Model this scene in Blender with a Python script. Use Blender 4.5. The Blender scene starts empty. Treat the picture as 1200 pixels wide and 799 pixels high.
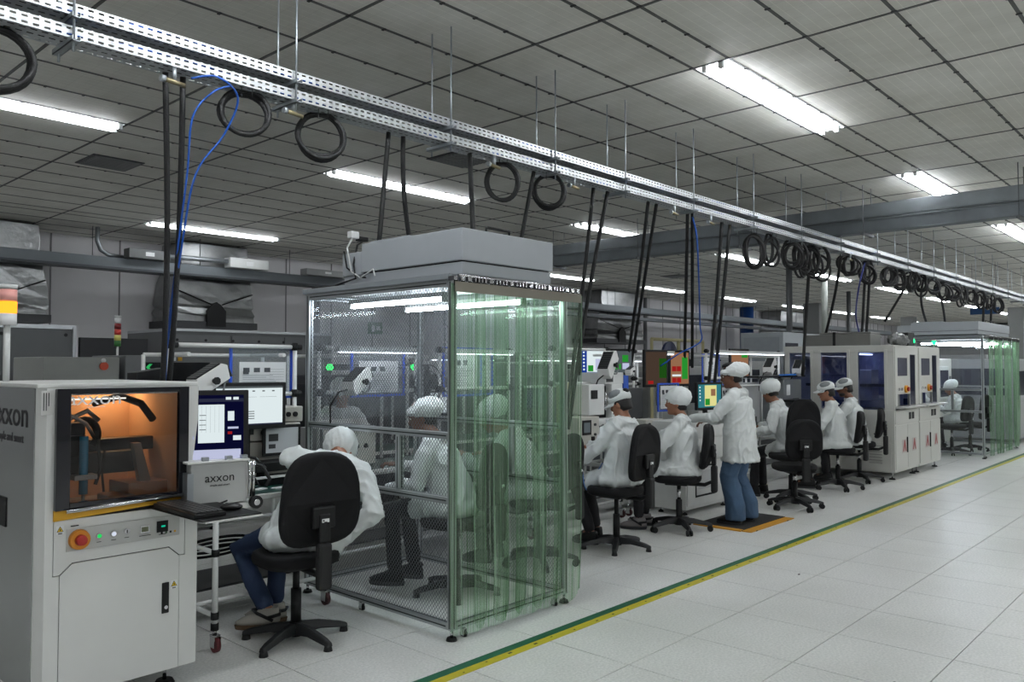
import bpy, math, random
from math import pi, sin, cos, radians
from mathutils import Vector as V, Matrix, noise

# ------------------------------------------------------------------ camera
S = bpy.context.scene
C = S.collection
R = random.Random(7)
cd = bpy.data.cameras.new('camera'); cam = bpy.data.objects.new('camera', cd); C.objects.link(cam)
cd.sensor_width = 36; cd.lens = 947 / 1200 * 36; cd.clip_end = 200
cam.location = (0, 0, 1.6)
cam.rotation_euler = (radians(90 + 1.784), 0, math.atan(872 / 947) - pi / 2)
S.camera = cam
# ------------------------------------------------------------------ light, exposure
w = bpy.data.worlds.new('world'); S.world = w; w.use_nodes = True
w.node_tree.nodes['Background'].inputs[0].default_value = (.5, .55, .6, 1)
w.node_tree.nodes['Background'].inputs[1].default_value = .05
TUBE = 60.0        # emission of the fluorescent tubes above and right of the aisle
TUBE_DIM = 22.0    # tubes of the two rows behind the cable tray, dimmed to darken the ceiling
BOOTH_TUBE = 60.0
S.view_settings.view_transform = 'Standard'; S.view_settings.look = 'None'
S.view_settings.gamma = 1; S.view_settings.use_curve_mapping = False
S.view_settings.exposure = 0.0
cy = S.cycles
cy.max_bounces = 7; cy.diffuse_bounces = 4; cy.glossy_bounces = 3; cy.transmission_bounces = 4
cy.transparent_max_bounces = 32; cy.use_denoising = True; cy.caustics_reflective = False; cy.caustics_refractive = False
cy.sample_clamp_indirect = 6

# ------------------------------------------------------------------ materials
def lin(c):
    return tuple((x / 255 / 12.92 if x / 255 <= .04045 else ((x / 255 + .055) / 1.055) ** 2.4) for x in c)
MC = {}
def mat(rgb, rough=.5, metal=0.0, var=.06, scale=9, bump=0.0, bscale=60, emit=0.0, alpha=1.0, coat=0.0, spec=.5, stretch=None):
    key = (tuple(rgb), rough, metal, var, scale, bump, bscale, emit, alpha, coat, spec, stretch)
    if key in MC: return MC[key]
    m = bpy.data.materials.new('surface'); m.use_nodes = True
    nt = m.node_tree; b = nt.nodes['Principled BSDF']; L = nt.links.new
    c = lin(rgb)
    b.inputs['Metallic'].default_value = metal; b.inputs['Roughness'].default_value = rough
    b.inputs['Specular IOR Level'].default_value = spec
    if coat: b.inputs['Coat Weight'].default_value = coat
    tc = nt.nodes.new('ShaderNodeTexCoord'); src = tc.outputs['Object']
    if stretch:
        mp = nt.nodes.new('ShaderNodeMapping'); mp.inputs['Scale'].default_value = stretch; L(src, mp.inputs[0]); src = mp.outputs[0]
    n = nt.nodes.new('ShaderNodeTexNoise'); n.inputs['Scale'].default_value = scale; n.inputs['Detail'].default_value = 4
    L(src, n.inputs['Vector'])
    mx = nt.nodes.new('ShaderNodeMix'); mx.data_type = 'RGBA'
    mx.inputs[6].default_value = tuple(x * (1 - var * 2) for x in c) + (1,); mx.inputs[7].default_value = tuple(min(1, x * (1 + var)) for x in c) + (1,)
    L(n.outputs[0], mx.inputs[0]); L(mx.outputs[2], b.inputs['Base Color'])
    if emit:
        b.inputs['Emission Color'].default_value = c + (1,); b.inputs['Emission Strength'].default_value = emit
    if bump:
        n2 = nt.nodes.new('ShaderNodeTexNoise'); n2.inputs['Scale'].default_value = bscale; n2.inputs['Detail'].default_value = 3; L(src, n2.inputs['Vector'])
        bp = nt.nodes.new('ShaderNodeBump'); bp.inputs['Strength'].default_value = bump; bp.inputs['Distance'].default_value = .01
        L(n2.outputs[0], bp.inputs['Height']); L(bp.outputs[0], b.inputs['Normal'])
    MC[key] = m
    return m
def emis(rgb, s):
    key = ('e', tuple(rgb), s)
    if key in MC: return MC[key]
    m = bpy.data.materials.new('glow'); m.use_nodes = True; nt = m.node_tree; nt.nodes.clear()
    e = nt.nodes.new('ShaderNodeEmission'); e.inputs[0].default_value = lin(rgb) + (1,); e.inputs[1].default_value = s
    o = nt.nodes.new('ShaderNodeOutputMaterial'); nt.links.new(e.outputs[0], o.inputs[0]); MC[key] = m
    return m
def film(name, tint, edge, gloss=.08, haze=.0, rough=.05, grid=None, hazecol=(1, 1, 1), streak=False):
    """thin clear sheet: tinted transparency, darker at grazing angles, gloss, a little milkiness, optional printed diamond grid"""
    m = bpy.data.materials.new(name); m.use_nodes = True; nt = m.node_tree; nt.nodes.clear(); L = nt.links.new
    o = nt.nodes.new('ShaderNodeOutputMaterial')
    t = nt.nodes.new('ShaderNodeBsdfTransparent'); gl = nt.nodes.new('ShaderNodeBsdfGlossy'); gl.inputs['Roughness'].default_value = rough
    lw = nt.nodes.new('ShaderNodeLayerWeight'); lw.inputs[0].default_value = .35
    mx = nt.nodes.new('ShaderNodeMix'); mx.data_type = 'RGBA'
    mx.inputs[6].default_value = tuple(tint) + (1,); mx.inputs[7].default_value = tuple(edge) + (1,)
    L(lw.outputs['Facing'], mx.inputs[0]); L(mx.outputs[2], t.inputs[0])
    fr = nt.nodes.new('ShaderNodeMath'); fr.operation = 'POWER'; fr.inputs[1].default_value = 5; lw5 = nt.nodes.new('ShaderNodeLayerWeight'); lw5.inputs[0].default_value = .5; L(lw5.outputs['Facing'], fr.inputs[0])
    ad = nt.nodes.new('ShaderNodeMath'); ad.operation = 'MULTIPLY_ADD'; ad.inputs[1].default_value = .6; ad.inputs[2].default_value = gloss
    ad.use_clamp = True; L(fr.outputs[0], ad.inputs[0])
    s1 = nt.nodes.new('ShaderNodeMixShader'); L(ad.outputs[0], s1.inputs[0]); L(t.outputs[0], s1.inputs[1]); L(gl.outputs[0], s1.inputs[2])
    d = nt.nodes.new('ShaderNodeBsdfDiffuse'); d.inputs[0].default_value = tuple(hazecol) + (1,)
    tl = nt.nodes.new('ShaderNodeBsdfTranslucent'); tl.inputs[0].default_value = tuple(hazecol) + (1,)
    dd = nt.nodes.new('ShaderNodeMixShader'); L(d.outputs[0], dd.inputs[1]); L(tl.outputs[0], dd.inputs[2])
    s2 = nt.nodes.new('ShaderNodeMixShader'); s2.inputs[0].default_value = haze; L(s1.outputs[0], s2.inputs[1]); L(dd.outputs[0], s2.inputs[2])
    last = s2
    if streak:   # uneven rib tint, deeper green in places; milkier streaks paint in white highlights
        tc = nt.nodes.new('ShaderNodeTexCoord'); mp = nt.nodes.new('ShaderNodeMapping'); mp.inputs['Scale'].default_value = (75, 4, .35); L(tc.outputs['Object'], mp.inputs[0])
        nz = nt.nodes.new('ShaderNodeTexNoise'); nz.inputs['Scale'].default_value = 1; nz.inputs['Detail'].default_value = 3; nz.inputs['Roughness'].default_value = .7; L(mp.outputs[0], nz.inputs['Vector'])
        cr = nt.nodes.new('ShaderNodeValToRGB'); cr.color_ramp.elements[0].position = .36; cr.color_ramp.elements[1].position = .56
        cr.color_ramp.elements[0].color = (.5, .68, .5, 1); cr.color_ramp.elements[1].color = (1, 1, 1, 1); L(nz.outputs[0], cr.inputs[0])
        mm = nt.nodes.new('ShaderNodeMix'); mm.data_type = 'RGBA'; mm.blend_type = 'MULTIPLY'; mm.inputs[0].default_value = 1; L(mx.outputs[2], mm.inputs[6]); L(cr.outputs[0], mm.inputs[7]); L(mm.outputs[2], t.inputs[0])
        mr = nt.nodes.new('ShaderNodeMapRange'); mr.inputs[1].default_value = .5; mr.inputs[2].default_value = .68; mr.inputs[3].default_value = haze * .6; mr.inputs[4].default_value = haze * 2.6; L(nz.outputs[0], mr.inputs[0]); L(mr.outputs[0], s2.inputs[0])
    if grid:
        pitch, wid, col = grid
        tc = nt.nodes.new('ShaderNodeTexCoord'); sp = nt.nodes.new('ShaderNodeSeparateXYZ'); L(tc.outputs['Object'], sp.inputs[0])
        h = nt.nodes.new('ShaderNodeMath'); h.operation = 'ADD'; L(sp.outputs[0], h.inputs[0]); L(sp.outputs[1], h.inputs[1])
        outs = []
        for sg in ('ADD', 'SUBTRACT'):
            k = nt.nodes.new('ShaderNodeMath'); k.operation = 'MULTIPLY'; k.inputs[1].default_value = .85; L(sp.outputs[2], k.inputs[0])
            q = nt.nodes.new('ShaderNodeMath'); q.operation = sg; L(h.outputs[0], q.inputs[0]); L(k.outputs[0], q.inputs[1])
            r = nt.nodes.new('ShaderNodeMath'); r.operation = 'PINGPONG'; r.inputs[1].default_value = pitch / 2; L(q.outputs[0], r.inputs[0])
            c = nt.nodes.new('ShaderNodeMath'); c.operation = 'LESS_THAN'; c.inputs[1].default_value = wid / 2; L(r.outputs[0], c.inputs[0]); outs.append(c)
        mxm = nt.nodes.new('ShaderNodeMath'); mxm.operation = 'MAXIMUM'; L(outs[0].outputs[0], mxm.inputs[0]); L(outs[1].outputs[0], mxm.inputs[1])
        pr = nt.nodes.new('ShaderNodeBsdfPrincipled'); pr.inputs['Base Color'].default_value = lin(col) + (1,); pr.inputs['Roughness'].default_value = .35
        s3 = nt.nodes.new('ShaderNodeMixShader'); L(mxm.outputs[0], s3.inputs[0]); L(s2.outputs[0], s3.inputs[1]); L(pr.outputs[0], s3.inputs[2]); last = s3
    L(last.outputs[0], o.inputs[0])
    return m
WHITE = mat((214, 216, 214), .45); PIPE = mat((225, 226, 224), .3, var=.03); BLACK = mat((11, 12, 13), .55, spec=.35); RUB = mat((15, 15, 16), .75, bump=.2, bscale=200)
GALV = mat((168, 174, 178), .42, .75, var=.15, scale=5, bump=.05, bscale=30); ALU = mat((178, 182, 184), .35, .85, var=.05)
CHROME = mat((200, 200, 202), .15, 1); STEELG = mat((92, 95, 97), .5, .3); CREAM = mat((196, 194, 186), .45); PGREY = mat((150, 152, 153), .5)
DKG = mat((48, 50, 52), .5); BLUE = mat((30, 78, 190), .45); GREENMAT = mat((12, 62, 52), .3, var=.08); YEL = mat((214, 160, 30), .5); RED = mat((160, 30, 25), .4)
HOSE = mat((9, 9, 10), .6, bump=.5, bscale=90); CBLUE = mat((20, 80, 170), .4); PAPER = mat((228, 230, 230), .7, var=.02)
FOIL = mat((150, 152, 152), .28, .9, var=.2, scale=4, bump=.6, bscale=12)

# ------------------------------------------------------------------ geometry helper
class G:
    def __init__(s): s.v = []; s.f = []; s.mi = []; s.m = 0; s.T = None; s.sm = []
    def add(s, vs, fs, smooth=False):
        n = len(s.v); T = s.T
        s.v += [tuple(T @ V(p)) if T else tuple(p) for p in vs]
        s.f += [tuple(i + n for i in f) for f in fs]; s.mi += [s.m] * len(fs); s.sm += [smooth] * len(fs)
        return s
    def box(s, x0, x1, y0, y1, z0, z1):
        return s.add([(x, y, z) for x in (x0, x1) for y in (y0, y1) for z in (z0, z1)],
                     [(0, 1, 3, 2), (4, 6, 7, 5), (0, 4, 5, 1), (2, 3, 7, 6), (0, 2, 6, 4), (1, 5, 7, 3)])
    def rings(s, rs, caps=True, smooth=True, closed=False):
        n = len(rs[0]); vs = [p for r in rs for p in r]; fs = []
        m = len(rs)
        for i in range(m if closed else m - 1):
            j = (i + 1) % m
            for k in range(n):
                l = (k + 1) % n; fs.append((i * n + k, i * n + l, j * n + l, j * n + k))
        s.add(vs, fs, smooth)
        if caps and not closed:
            b = len(s.v) - len(vs)
            s.f += [tuple(b + k for k in range(n))[::-1], tuple(b + (m - 1) * n + k for k in range(n))]
            s.mi += [s.m] * 2; s.sm += [False] * 2
        return s
    def cyl(s, a, b, r, r2=None, n=12, smooth=True):
        a = V(a); b = V(b); d = (b - a).normalized(); x = d.orthogonal().normalized(); y = d.cross(x); r2 = r if r2 is None else r2
        return s.rings([[a + (x * cos(t) + y * sin(t)) * r for t in [2 * pi * k / n for k in range(n)]],
                        [b + (x * cos(t) + y * sin(t)) * r2 for t in [2 * pi * k / n for k in range(n)]]], True, smooth)
    def tube(s, pts, r, n=8, closed=False):
        pts = [V(p) for p in pts]; m = len(pts); rs = []; x = None
        for i, p in enumerate(pts):
            if closed: d = pts[(i + 1) % m] - pts[i - 1]
            else: d = pts[min(i + 1, m - 1)] - pts[max(i - 1, 0)]
            d.normalize()
            x = d.orthogonal().normalized() if x is None else (x - d * x.dot(d)).normalized()
            y = d.cross(x); rr = r[i] if isinstance(r, (list, tuple)) else r
            rs.append([p + (x * cos(t) + y * sin(t)) * rr for t in [2 * pi * k / n for k in range(n)]])
        return s.rings(rs, True, True, closed)
    def sph(s, c, r, nu=14, nv=8, T=None):
        r = (r, r, r) if not isinstance(r, (list, tuple)) else r; c = V(c); rs = []
        for i in range(nv + 1):
            a = -pi / 2 + pi * min(max(i, .12), nv - .12) / nv
            rs.append([c + V((r[0] * cos(a) * cos(t), r[1] * cos(a) * sin(t), r[2] * sin(a))) for t in [2 * pi * k / nu for k in range(nu)]])
        if T: rs = [[T @ p for p in q] for q in rs]
        return s.rings(rs)
    def prism(s, poly, axis, a, b):
        """extrude a 2D polygon along an axis (0,1,2)"""
        def p3(p, h):
            q = list(p); q.insert(axis, h); return tuple(q)
        n = len(poly); vs = [p3(p, a) for p in poly] + [p3(p, b) for p in poly]
        return s.add(vs, [tuple(range(n))[::-1], tuple(range(n, 2 * n))] + [(i, (i + 1) % n, (i + 1) % n + n, i + n) for i in range(n)])
    def pad(s, w, h, t, e=3.5, curve=0, top=1.0, n=32):
        """rounded slab in XZ, thickness along Y, optional bend and narrower top"""
        rs = []
        for sc, yy in ((.9, -.5), (.97, -.38), (1, -.1), (1, .1), (.97, .38), (.9, .5)):
            r = []
            for k in range(n):
                a = 2 * pi * k / n; ca = cos(a); sa = sin(a)
                x = math.copysign(abs(ca) ** (2 / e), ca) * w / 2 * sc; z = math.copysign(abs(sa) ** (2 / e), sa) * h / 2 * sc
                x *= 1 + (top - 1) * (z / h + .5)
                r.append((x, yy * t + curve * (x * x) * 4, z))
            rs.append(r)
        return s.rings(rs)
    def build(s, name, mats, parent=None, bev=0.0, kind=None, label=None, link=True):
        me = bpy.data.meshes.new(name); me.from_pydata([tuple(v) for v in s.v], [], s.f)
        for m in (mats if isinstance(mats, (list, tuple)) else [mats]): me.materials.append(m)
        me.polygons.foreach_set('material_index', s.mi); me.polygons.foreach_set('use_smooth', s.sm); me.update()
        return obj(name, me, parent, bev, kind, label)
def obj(name, me, parent=None, bev=0.0, kind=None, label=None):
    o = bpy.data.objects.new(name, me); C.objects.link(o)
    if parent: o.parent = parent
    if bev:
        b = o.modifiers.new('bevel', 'BEVEL'); b.width = bev; b.segments = 2; b.limit_method = 'ANGLE'; b.angle_limit = radians(50)
    if kind: o['kind'] = kind
    if label: o['label'] = label
    return o
def thing(name, label, cat, loc=(0, 0, 0), rz=0, group=None):
    o = bpy.data.objects.new(name, None); C.objects.link(o); o.location = loc; o.rotation_euler = (0, 0, rz); o.empty_display_size = .1
    return tag(o, label, cat, group)
def tag(o, label, cat, group=None):
    o['label'] = label; o['category'] = cat
    if group: o['group'] = group
    return o
def copy_tree(o, parent=None):
    c = o.copy(); C.objects.link(c)
    if parent: c.parent = parent
    for ch in list(o.children): copy_tree(ch, c)
    return c
def dup(o, loc, rz, label, group=None):
    c = copy_tree(o); c.location = loc; c.rotation_euler = (0, 0, rz); c['label'] = label
    if group: c['group'] = group
    return c
def box(name, m, parent, a, b, bev=0.0, **k):
    return G().box(a[0], b[0], a[1], b[1], a[2], b[2]).build(name, m, parent, bev, **k)
def flat(name, parent, items, y, thick=.0006, **k):
    """flat print or screen picture facing -Y: items (x0,z0,x1,z1,material)"""
    g = G(); ms = []
    for i, (x0, z0, x1, z1, m) in enumerate(items):
        if m not in ms: ms.append(m)
        g.m = ms.index(m); yy = y - thick * (i + 1) if i else y - thick
        g.box(x0, x1, yy, yy + thick, z0, z1)
    return g.build(name, ms, parent, **k)
def text(body, size, loc, rot, m, parent=None, name='lettering', align='CENTER', sx=1.0, label=None):
    cu = bpy.data.curves.new('t', 'FONT'); cu.body = body; cu.size = size; cu.extrude = .0006; cu.align_x = align; cu.resolution_u = 3
    t = bpy.data.objects.new('t', cu)
    me = bpy.data.meshes.new_from_object(t); bpy.data.objects.remove(t)
    me.materials.clear(); me.materials.append(m)
    o = obj(name, me, parent, label=label); o.location = loc; o.rotation_euler = rot; o.scale = (sx, 1, 1)
    return o
ORD = ['first', 'second', 'third', 'fourth', 'fifth', 'sixth', 'seventh', 'eighth', 'ninth', 'tenth', 'eleventh', 'twelfth', 'thirteenth', 'fourteenth', 'fifteenth',
       'sixteenth', 'seventeenth', 'eighteenth', 'nineteenth', 'twentieth', 'twenty-first', 'twenty-second', 'twenty-third', 'twenty-fourth', 'twenty-fifth']
# ================================================================== the room
ZC = 4.1
XF = 56.0
# ---- floor
def floor_mat():
    m = bpy.data.materials.new('floor_laminate'); m.use_nodes = True; nt = m.node_tree; b = nt.nodes['Principled BSDF']; L = nt.links.new
    tc = nt.nodes.new('ShaderNodeNewGeometry')
    n1 = nt.nodes.new('ShaderNodeTexNoise'); n1.inputs['Scale'].default_value = 70; n1.inputs['Detail'].default_value = 3; L(tc.outputs['Position'], n1.inputs['Vector'])
    n2 = nt.nodes.new('ShaderNodeTexNoise'); n2.inputs['Scale'].default_value = .9; n2.inputs['Detail'].default_value = 5; L(tc.outputs['Position'], n2.inputs['Vector'])
    r1 = nt.nodes.new('ShaderNodeValToRGB'); r1.color_ramp.elements[0].position = .35; r1.color_ramp.elements[1].position = .65
    r1.color_ramp.elements[0].color = lin((214, 215, 212)) + (1,); r1.color_ramp.elements[1].color = lin((235, 235, 232)) + (1,)
    L(n1.outputs[0], r1.inputs[0])
    mx = nt.nodes.new('ShaderNodeMix'); mx.data_type = 'RGBA'; mx.blend_type = 'MULTIPLY'; mx.inputs[0].default_value = 1
    r2 = nt.nodes.new('ShaderNodeValToRGB'); r2.color_ramp.elements[0].position = .3; r2.color_ramp.elements[1].position = .6
    r2.color_ramp.elements[0].color = (.86, .86, .85, 1); r2.color_ramp.elements[1].color = (1, 1, 1, 1); L(n2.outputs[0], r2.inputs[0])
    L(r1.outputs[0], mx.inputs[6]); L(r2.outputs[0], mx.inputs[7]); L(mx.outputs[2], b.inputs['Base Color'])
    rr = nt.nodes.new('ShaderNodeMapRange'); rr.inputs[3].default_value = .3; rr.inputs[4].default_value = .38; L(n2.outputs[0], rr.inputs[0]); L(rr.outputs[0], b.inputs['Roughness'])
    return m
FM = floor_mat()
floor = G().box(-8, XF, -12, 17, -.1, -.012).build('floor', mat((92, 92, 88), .8), kind='structure')
TS = .63; X0 = 6.17 - TS * 9; Y0 = .62
g = G(); a = TS / 2 - .0028
g.box(-a, a, -a, a, -.014, 0); tile_me = None
def tile_centres():
    for i in range(-14, 90):
        for j in range(-20, 27):
            x = X0 + (i + .5) * TS; y = Y0 + (j + .5) * TS
            if -7.5 < x < XF and -11 < y < 16.5: yield x, y
def inview(x, y, z):
    th = math.atan(872 / 947); f = x * cos(th) + y * sin(th); r = x * sin(th) - y * cos(th)
    if f < .8: return False
    u = 600 + 947 * r / f; v = 429 - 947 * (z - 1.6) / f
    return -60 < u < 1260 and -60 < v < 860
vis = sorted([p for p in tile_centres() if inview(p[0], p[1], 0)], key=lambda p: p[0] ** 2 + p[1] ** 2)
near = vis[:300]; ns = set(near)
t0 = g.build('floor_tile', FM, floor); t0.location = (near[0][0], near[0][1], 0)
for x, y in near[1:]:
    t = t0.copy(); C.objects.link(t); t.location = (x, y, 0)
g = G()
for x, y in tile_centres():
    if (x, y) not in ns: g.add([(x - a, y - a, 0), (x + a, y - a, 0), (x + a, y + a, 0), (x - a, y + a, 0)], [(0, 1, 2, 3)])
g.build('floor_tiles', FM, floor, kind='stuff')
# ---- tape on the floor
t = thing('floor_tape', 'green and yellow marking tape running along the aisle on the floor', 'floor tape', (0, 3.12, 0))
g = G().box(-2, 50, 0.0, .062, 0, .0012); g.build('tape_band', mat((18, 88, 62), .45), t, label='green tape')
g = G().box(-2, 50, -.062, 0, 0, .0012); g.build('tape_band', mat((196, 182, 40), .45, var=.12), t, label='yellow tape')
PM = mat((30, 30, 20), .6)
for k in range(60):
    x = 2.4 + k * .19 + R.uniform(-.03, .03); yy = R.uniform(-.045, -.02); s_ = R.uniform(.006, .014)
    G().box(x, x + s_ * 2, yy, yy + s_, .0012, .0016).build('print_mark', PM, t)
# small scuffs
for x, y in ((6.1, 2.62), (4.35, 1.38)):
    s_ = G().sph((0, 0, .002), (.016, .008, .003), 8, 4).build('debris', mat((60, 50, 40), .8)); s_.location = (x, y, 0)
    tag(s_, 'tiny dark crumb lying on the pale floor tiles ' + ('in mid aisle' if x > 5 else 'at the near right of the aisle'), 'debris')
# ---- ceiling
CW, CD = 1.285, .6385
def ceil_mat():
    m = bpy.data.materials.new('ceiling_panel_face'); m.use_nodes = True; nt = m.node_tree; b = nt.nodes['Principled BSDF']; L = nt.links.new
    tc = nt.nodes.new('ShaderNodeNewGeometry'); sp = nt.nodes.new('ShaderNodeSeparateXYZ'); L(tc.outputs['Position'], sp.inputs[0])
    n2 = nt.nodes.new('ShaderNodeTexNoise'); n2.inputs['Scale'].default_value = 1.1; n2.inputs['Detail'].default_value = 6; n2.inputs['Roughness'].default_value = .65; L(tc.outputs['Position'], n2.inputs['Vector'])
    r2 = nt.nodes.new('ShaderNodeValToRGB'); r2.color_ramp.elements[0].position = .3; r2.color_ramp.elements[1].position = .68
    r2.color_ramp.elements[0].color = lin((206, 204, 194)) + (1,); r2.color_ramp.elements[1].color = lin((232, 231, 224)) + (1,); L(n2.outputs[0], r2.inputs[0])
    def lines(out, pitch, wid):
        r = nt.nodes.new('ShaderNodeMath'); r.operation = 'PINGPONG'; r.inputs[1].default_value = pitch / 2; L(out, r.inputs[0])
        c = nt.nodes.new('ShaderNodeMath'); c.operation = 'LESS_THAN'; c.inputs[1].default_value = wid; L(r.outputs[0], c.inputs[0]); return c.outputs[0]
    a1 = lines(sp.outputs[1], .08, .0022); a2 = lines(sp.outputs[0], .16, .002)
    k2 = nt.nodes.new('ShaderNodeMath'); k2.operation = 'MULTIPLY'; k2.inputs[1].default_value = -.6; L(a2, k2.inputs[0])
    s = nt.nodes.new('ShaderNodeMath'); s.operation = 'ADD'; L(a1, s.inputs[0]); L(k2.outputs[0], s.inputs[1])
    k = nt.nodes.new('ShaderNodeMath'); k.operation = 'MULTIPLY_ADD'; k.inputs[1].default_value = .22; k.inputs[2].default_value = 1.0; L(s.outputs[0], k.inputs[0])
    mx = nt.nodes.new('ShaderNodeVectorMath'); mx.operation = 'SCALE'; L(r2.outputs[0], mx.inputs[0]); L(k.outputs[0], mx.inputs['Scale'])
    L(mx.outputs[0], b.inputs['Base Color']); b.inputs['Roughness'].default_value = .6
    return m
CM = ceil_mat(); TBAR = mat((88, 88, 86), .6)
ceil = G().box(-8, XF, -12, 17, ZC + .03, ZC + .1).build('ceiling', mat((50, 50, 50), .9), kind='structure')
# rows: a 0.33 m lamp strip every eight rows of panels
bands = []   # (y0,y1,lamp?)
y = 3.1 - (.33 + 8 * CD) * 3
while y < 17:
    bands.append((y, y + .33, True)); y += .33
    for k in range(8): bands.append((y, y + CD, False)); y += CD
XL = 3.40 - CW * 9
cols = [XL + CW * i for i in range(48)]
panels = []
for (y0, y1, lamp) in bands:
    if y1 < -11.9 or y0 > 16.6: continue
    for i, x in enumerate(cols):
        if x > XF - 1: continue
        if lamp and (i + 1) % 4 in (0, 1) : continue   # two panel lengths hold a luminaire
        panels.append((x, x + CW, max(y0, -11.99), min(y1, 16.6)))
def pk(p): return ((p[0] + p[1]) / 2) ** 2 + ((p[2] + p[3]) / 2) ** 2
vis = sorted([p for p in panels if inview((p[0] + p[1]) / 2, (p[2] + p[3]) / 2, ZC)], key=pk); near = vis[:300]; ns = set(near)
pm = {}
for p in near:
    wdt, dpt = round(p[1] - p[0], 3), round(p[3] - p[2], 3)
    if (wdt, dpt) not in pm:
        gg = G().box(-wdt / 2 + .012, wdt / 2 - .012, -dpt / 2 + .012, dpt / 2 - .012, 0, .03); o = gg.build('ceiling_panel', CM, ceil); pm[(wdt, dpt)] = o.data
    else:
        o = obj('ceiling_panel', pm[(wdt, dpt)], ceil)
    o.location = ((p[0] + p[1]) / 2, (p[2] + p[3]) / 2, ZC)
g = G()
for p in panels:
    if p not in ns: g.add([(p[0] + .012, p[2] + .012, ZC), (p[0] + .012, p[3] - .012, ZC), (p[1] - .012, p[3] - .012, ZC), (p[1] - .012, p[2] + .012, ZC)], [(0, 1, 2, 3)])
g.build('ceiling_panels', CM, ceil, kind='stuff')
g = G()
for (y0, y1, l) in bands:
    if -12 < y0 < 16.6: g.box(-8, XF, y0 - .013, y0 + .013, ZC - .004, ZC + .02)
for x in cols: g.box(x - .013, x + .013, -12, 16.6, ZC - .0045, ZC + .02)
g.build('ceiling_grid', TBAR, ceil)
g = G()
for (y0, y1, l) in bands:
    if 0 < y0 < 12:
        for k in range(90):
            x = .5 + k * .32
            if x < 26: g.box(x, x + .02, y0 - .02, y0 + .02, ZC - .009, ZC - .003)
g.build('panel_clips', mat((40, 40, 40), .6), ceil, kind='stuff')
# luminaires
def luminaire(label, power):
    t = thing('ceiling_luminaire', label, 'ceiling lamp', group='fluorescent luminaires in the ceiling')
    g = G(); g.box(-CW + .01, CW - .01, -.155, .155, .02, .028); g.box(-CW + .01, CW - .01, -.155, -.15, -.004, .028); g.box(-CW + .01, CW - .01, .15, .155, -.004, .028)
    g.box(-CW + .01, -CW + .015, -.155, .155, -.004, .028); g.box(CW - .015, CW - .01, -.155, .155, -.004, .028); g.box(-CW + .02, CW - .02, -.014, .014, .0, .02)
    g.build('reflector', mat((235, 238, 238), .3, emit=0), t)
    for yy in (-.075, .075):
        G().cyl((-CW + .06, yy, -.022), (CW - .06, yy, -.022), .019, n=8).build('tube', emis((246, 250, 255), power), t)
        for xx in (-CW + .02, CW - .06): G().box(xx, xx + .04, yy - .02, yy + .02, -.045, .02).build('lamp_holder', WHITE, t)
    return t
proto = {}
rown = {0: 'in the row furthest to the right', 1: 'in the row right of the aisle', 2: 'in the row above the aisle', 3: 'in the row behind the cable tray', 4: 'in the row along the back wall'}
lr = [i for i, (y0, y1, l) in enumerate(bands) if l]
nr = 0
for bi in lr:
    y0, y1, _ = bands[bi]
    if y0 < -8.5 or y0 > 16: continue
    k = 0
    ridx = round((y0 + 2.348 + .0) / 5.438) + 1
    for i in range(len(cols) - 1):
        if (i + 1) % 4 == 0:
            x = cols[i] + CW
            if x > 50 or x < -6.5: continue
            lab = 'fluorescent ceiling luminaire, %s from the near end %s' % (ORD[k], rown.get(ridx, 'in the row far to the right')); k += 1
            pw = TUBE_DIM if ridx >= 3 else TUBE
            if pw not in proto: proto[pw] = luminaire(lab, pw); o = proto[pw]
            else: o = dup(proto[pw], (0, 0, 0), 0, lab)
            o.location = (x, (y0 + y1) / 2, ZC)
# ceiling vents
def vent(x, y, label):
    t = thing('ceiling_vent', label, 'vent', (x, y, ZC - .001)); box('frame', DKG, t, (-.3, -.3, -.012), (.3, .3, 0), .004)
    for k in range(9): box('slat', mat((120, 122, 122), .5), t, (-.26, -.27 + k * .06, -.028), (.26, -.235 + k * .06, -.012))
vent(3.9, 10.3, 'dark square air vent in the ceiling at the far left'); vent(6.7, 7.0, 'air vent in the ceiling above the nearer booth fan unit')
vent(19.5, 11.8, 'air vent in the ceiling beyond the steel beam')
# ---- walls
WALLM = mat((208, 207, 209), .65, var=.05, scale=1.5)
wb = G().box(-8, XF, 16.6, 16.8, -.1, ZC + .1).build('wall_back', WALLM, kind='structure')
g = G()
for x in [-6 + k * 1.25 for k in range(49)]: g.box(x - .012, x + .012, 16.585, 16.6, 0, ZC)
g.build('panel_joint', mat((120, 120, 122), .6), wb, kind='stuff')
G().box(XF, XF + .2, -12, 17, -.1, ZC + .1).build('wall_far', mat((150, 150, 148), .7), kind='structure')
G().box(-8.2, -8, -12, 17, -.1, ZC + .1).build('wall_left', mat((170, 170, 170), .7), kind='structure')
G().box(-8, XF, -12.2, -12, -.1, ZC + .1).build('wall_right', mat((170, 170, 170), .7), kind='structure')
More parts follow.
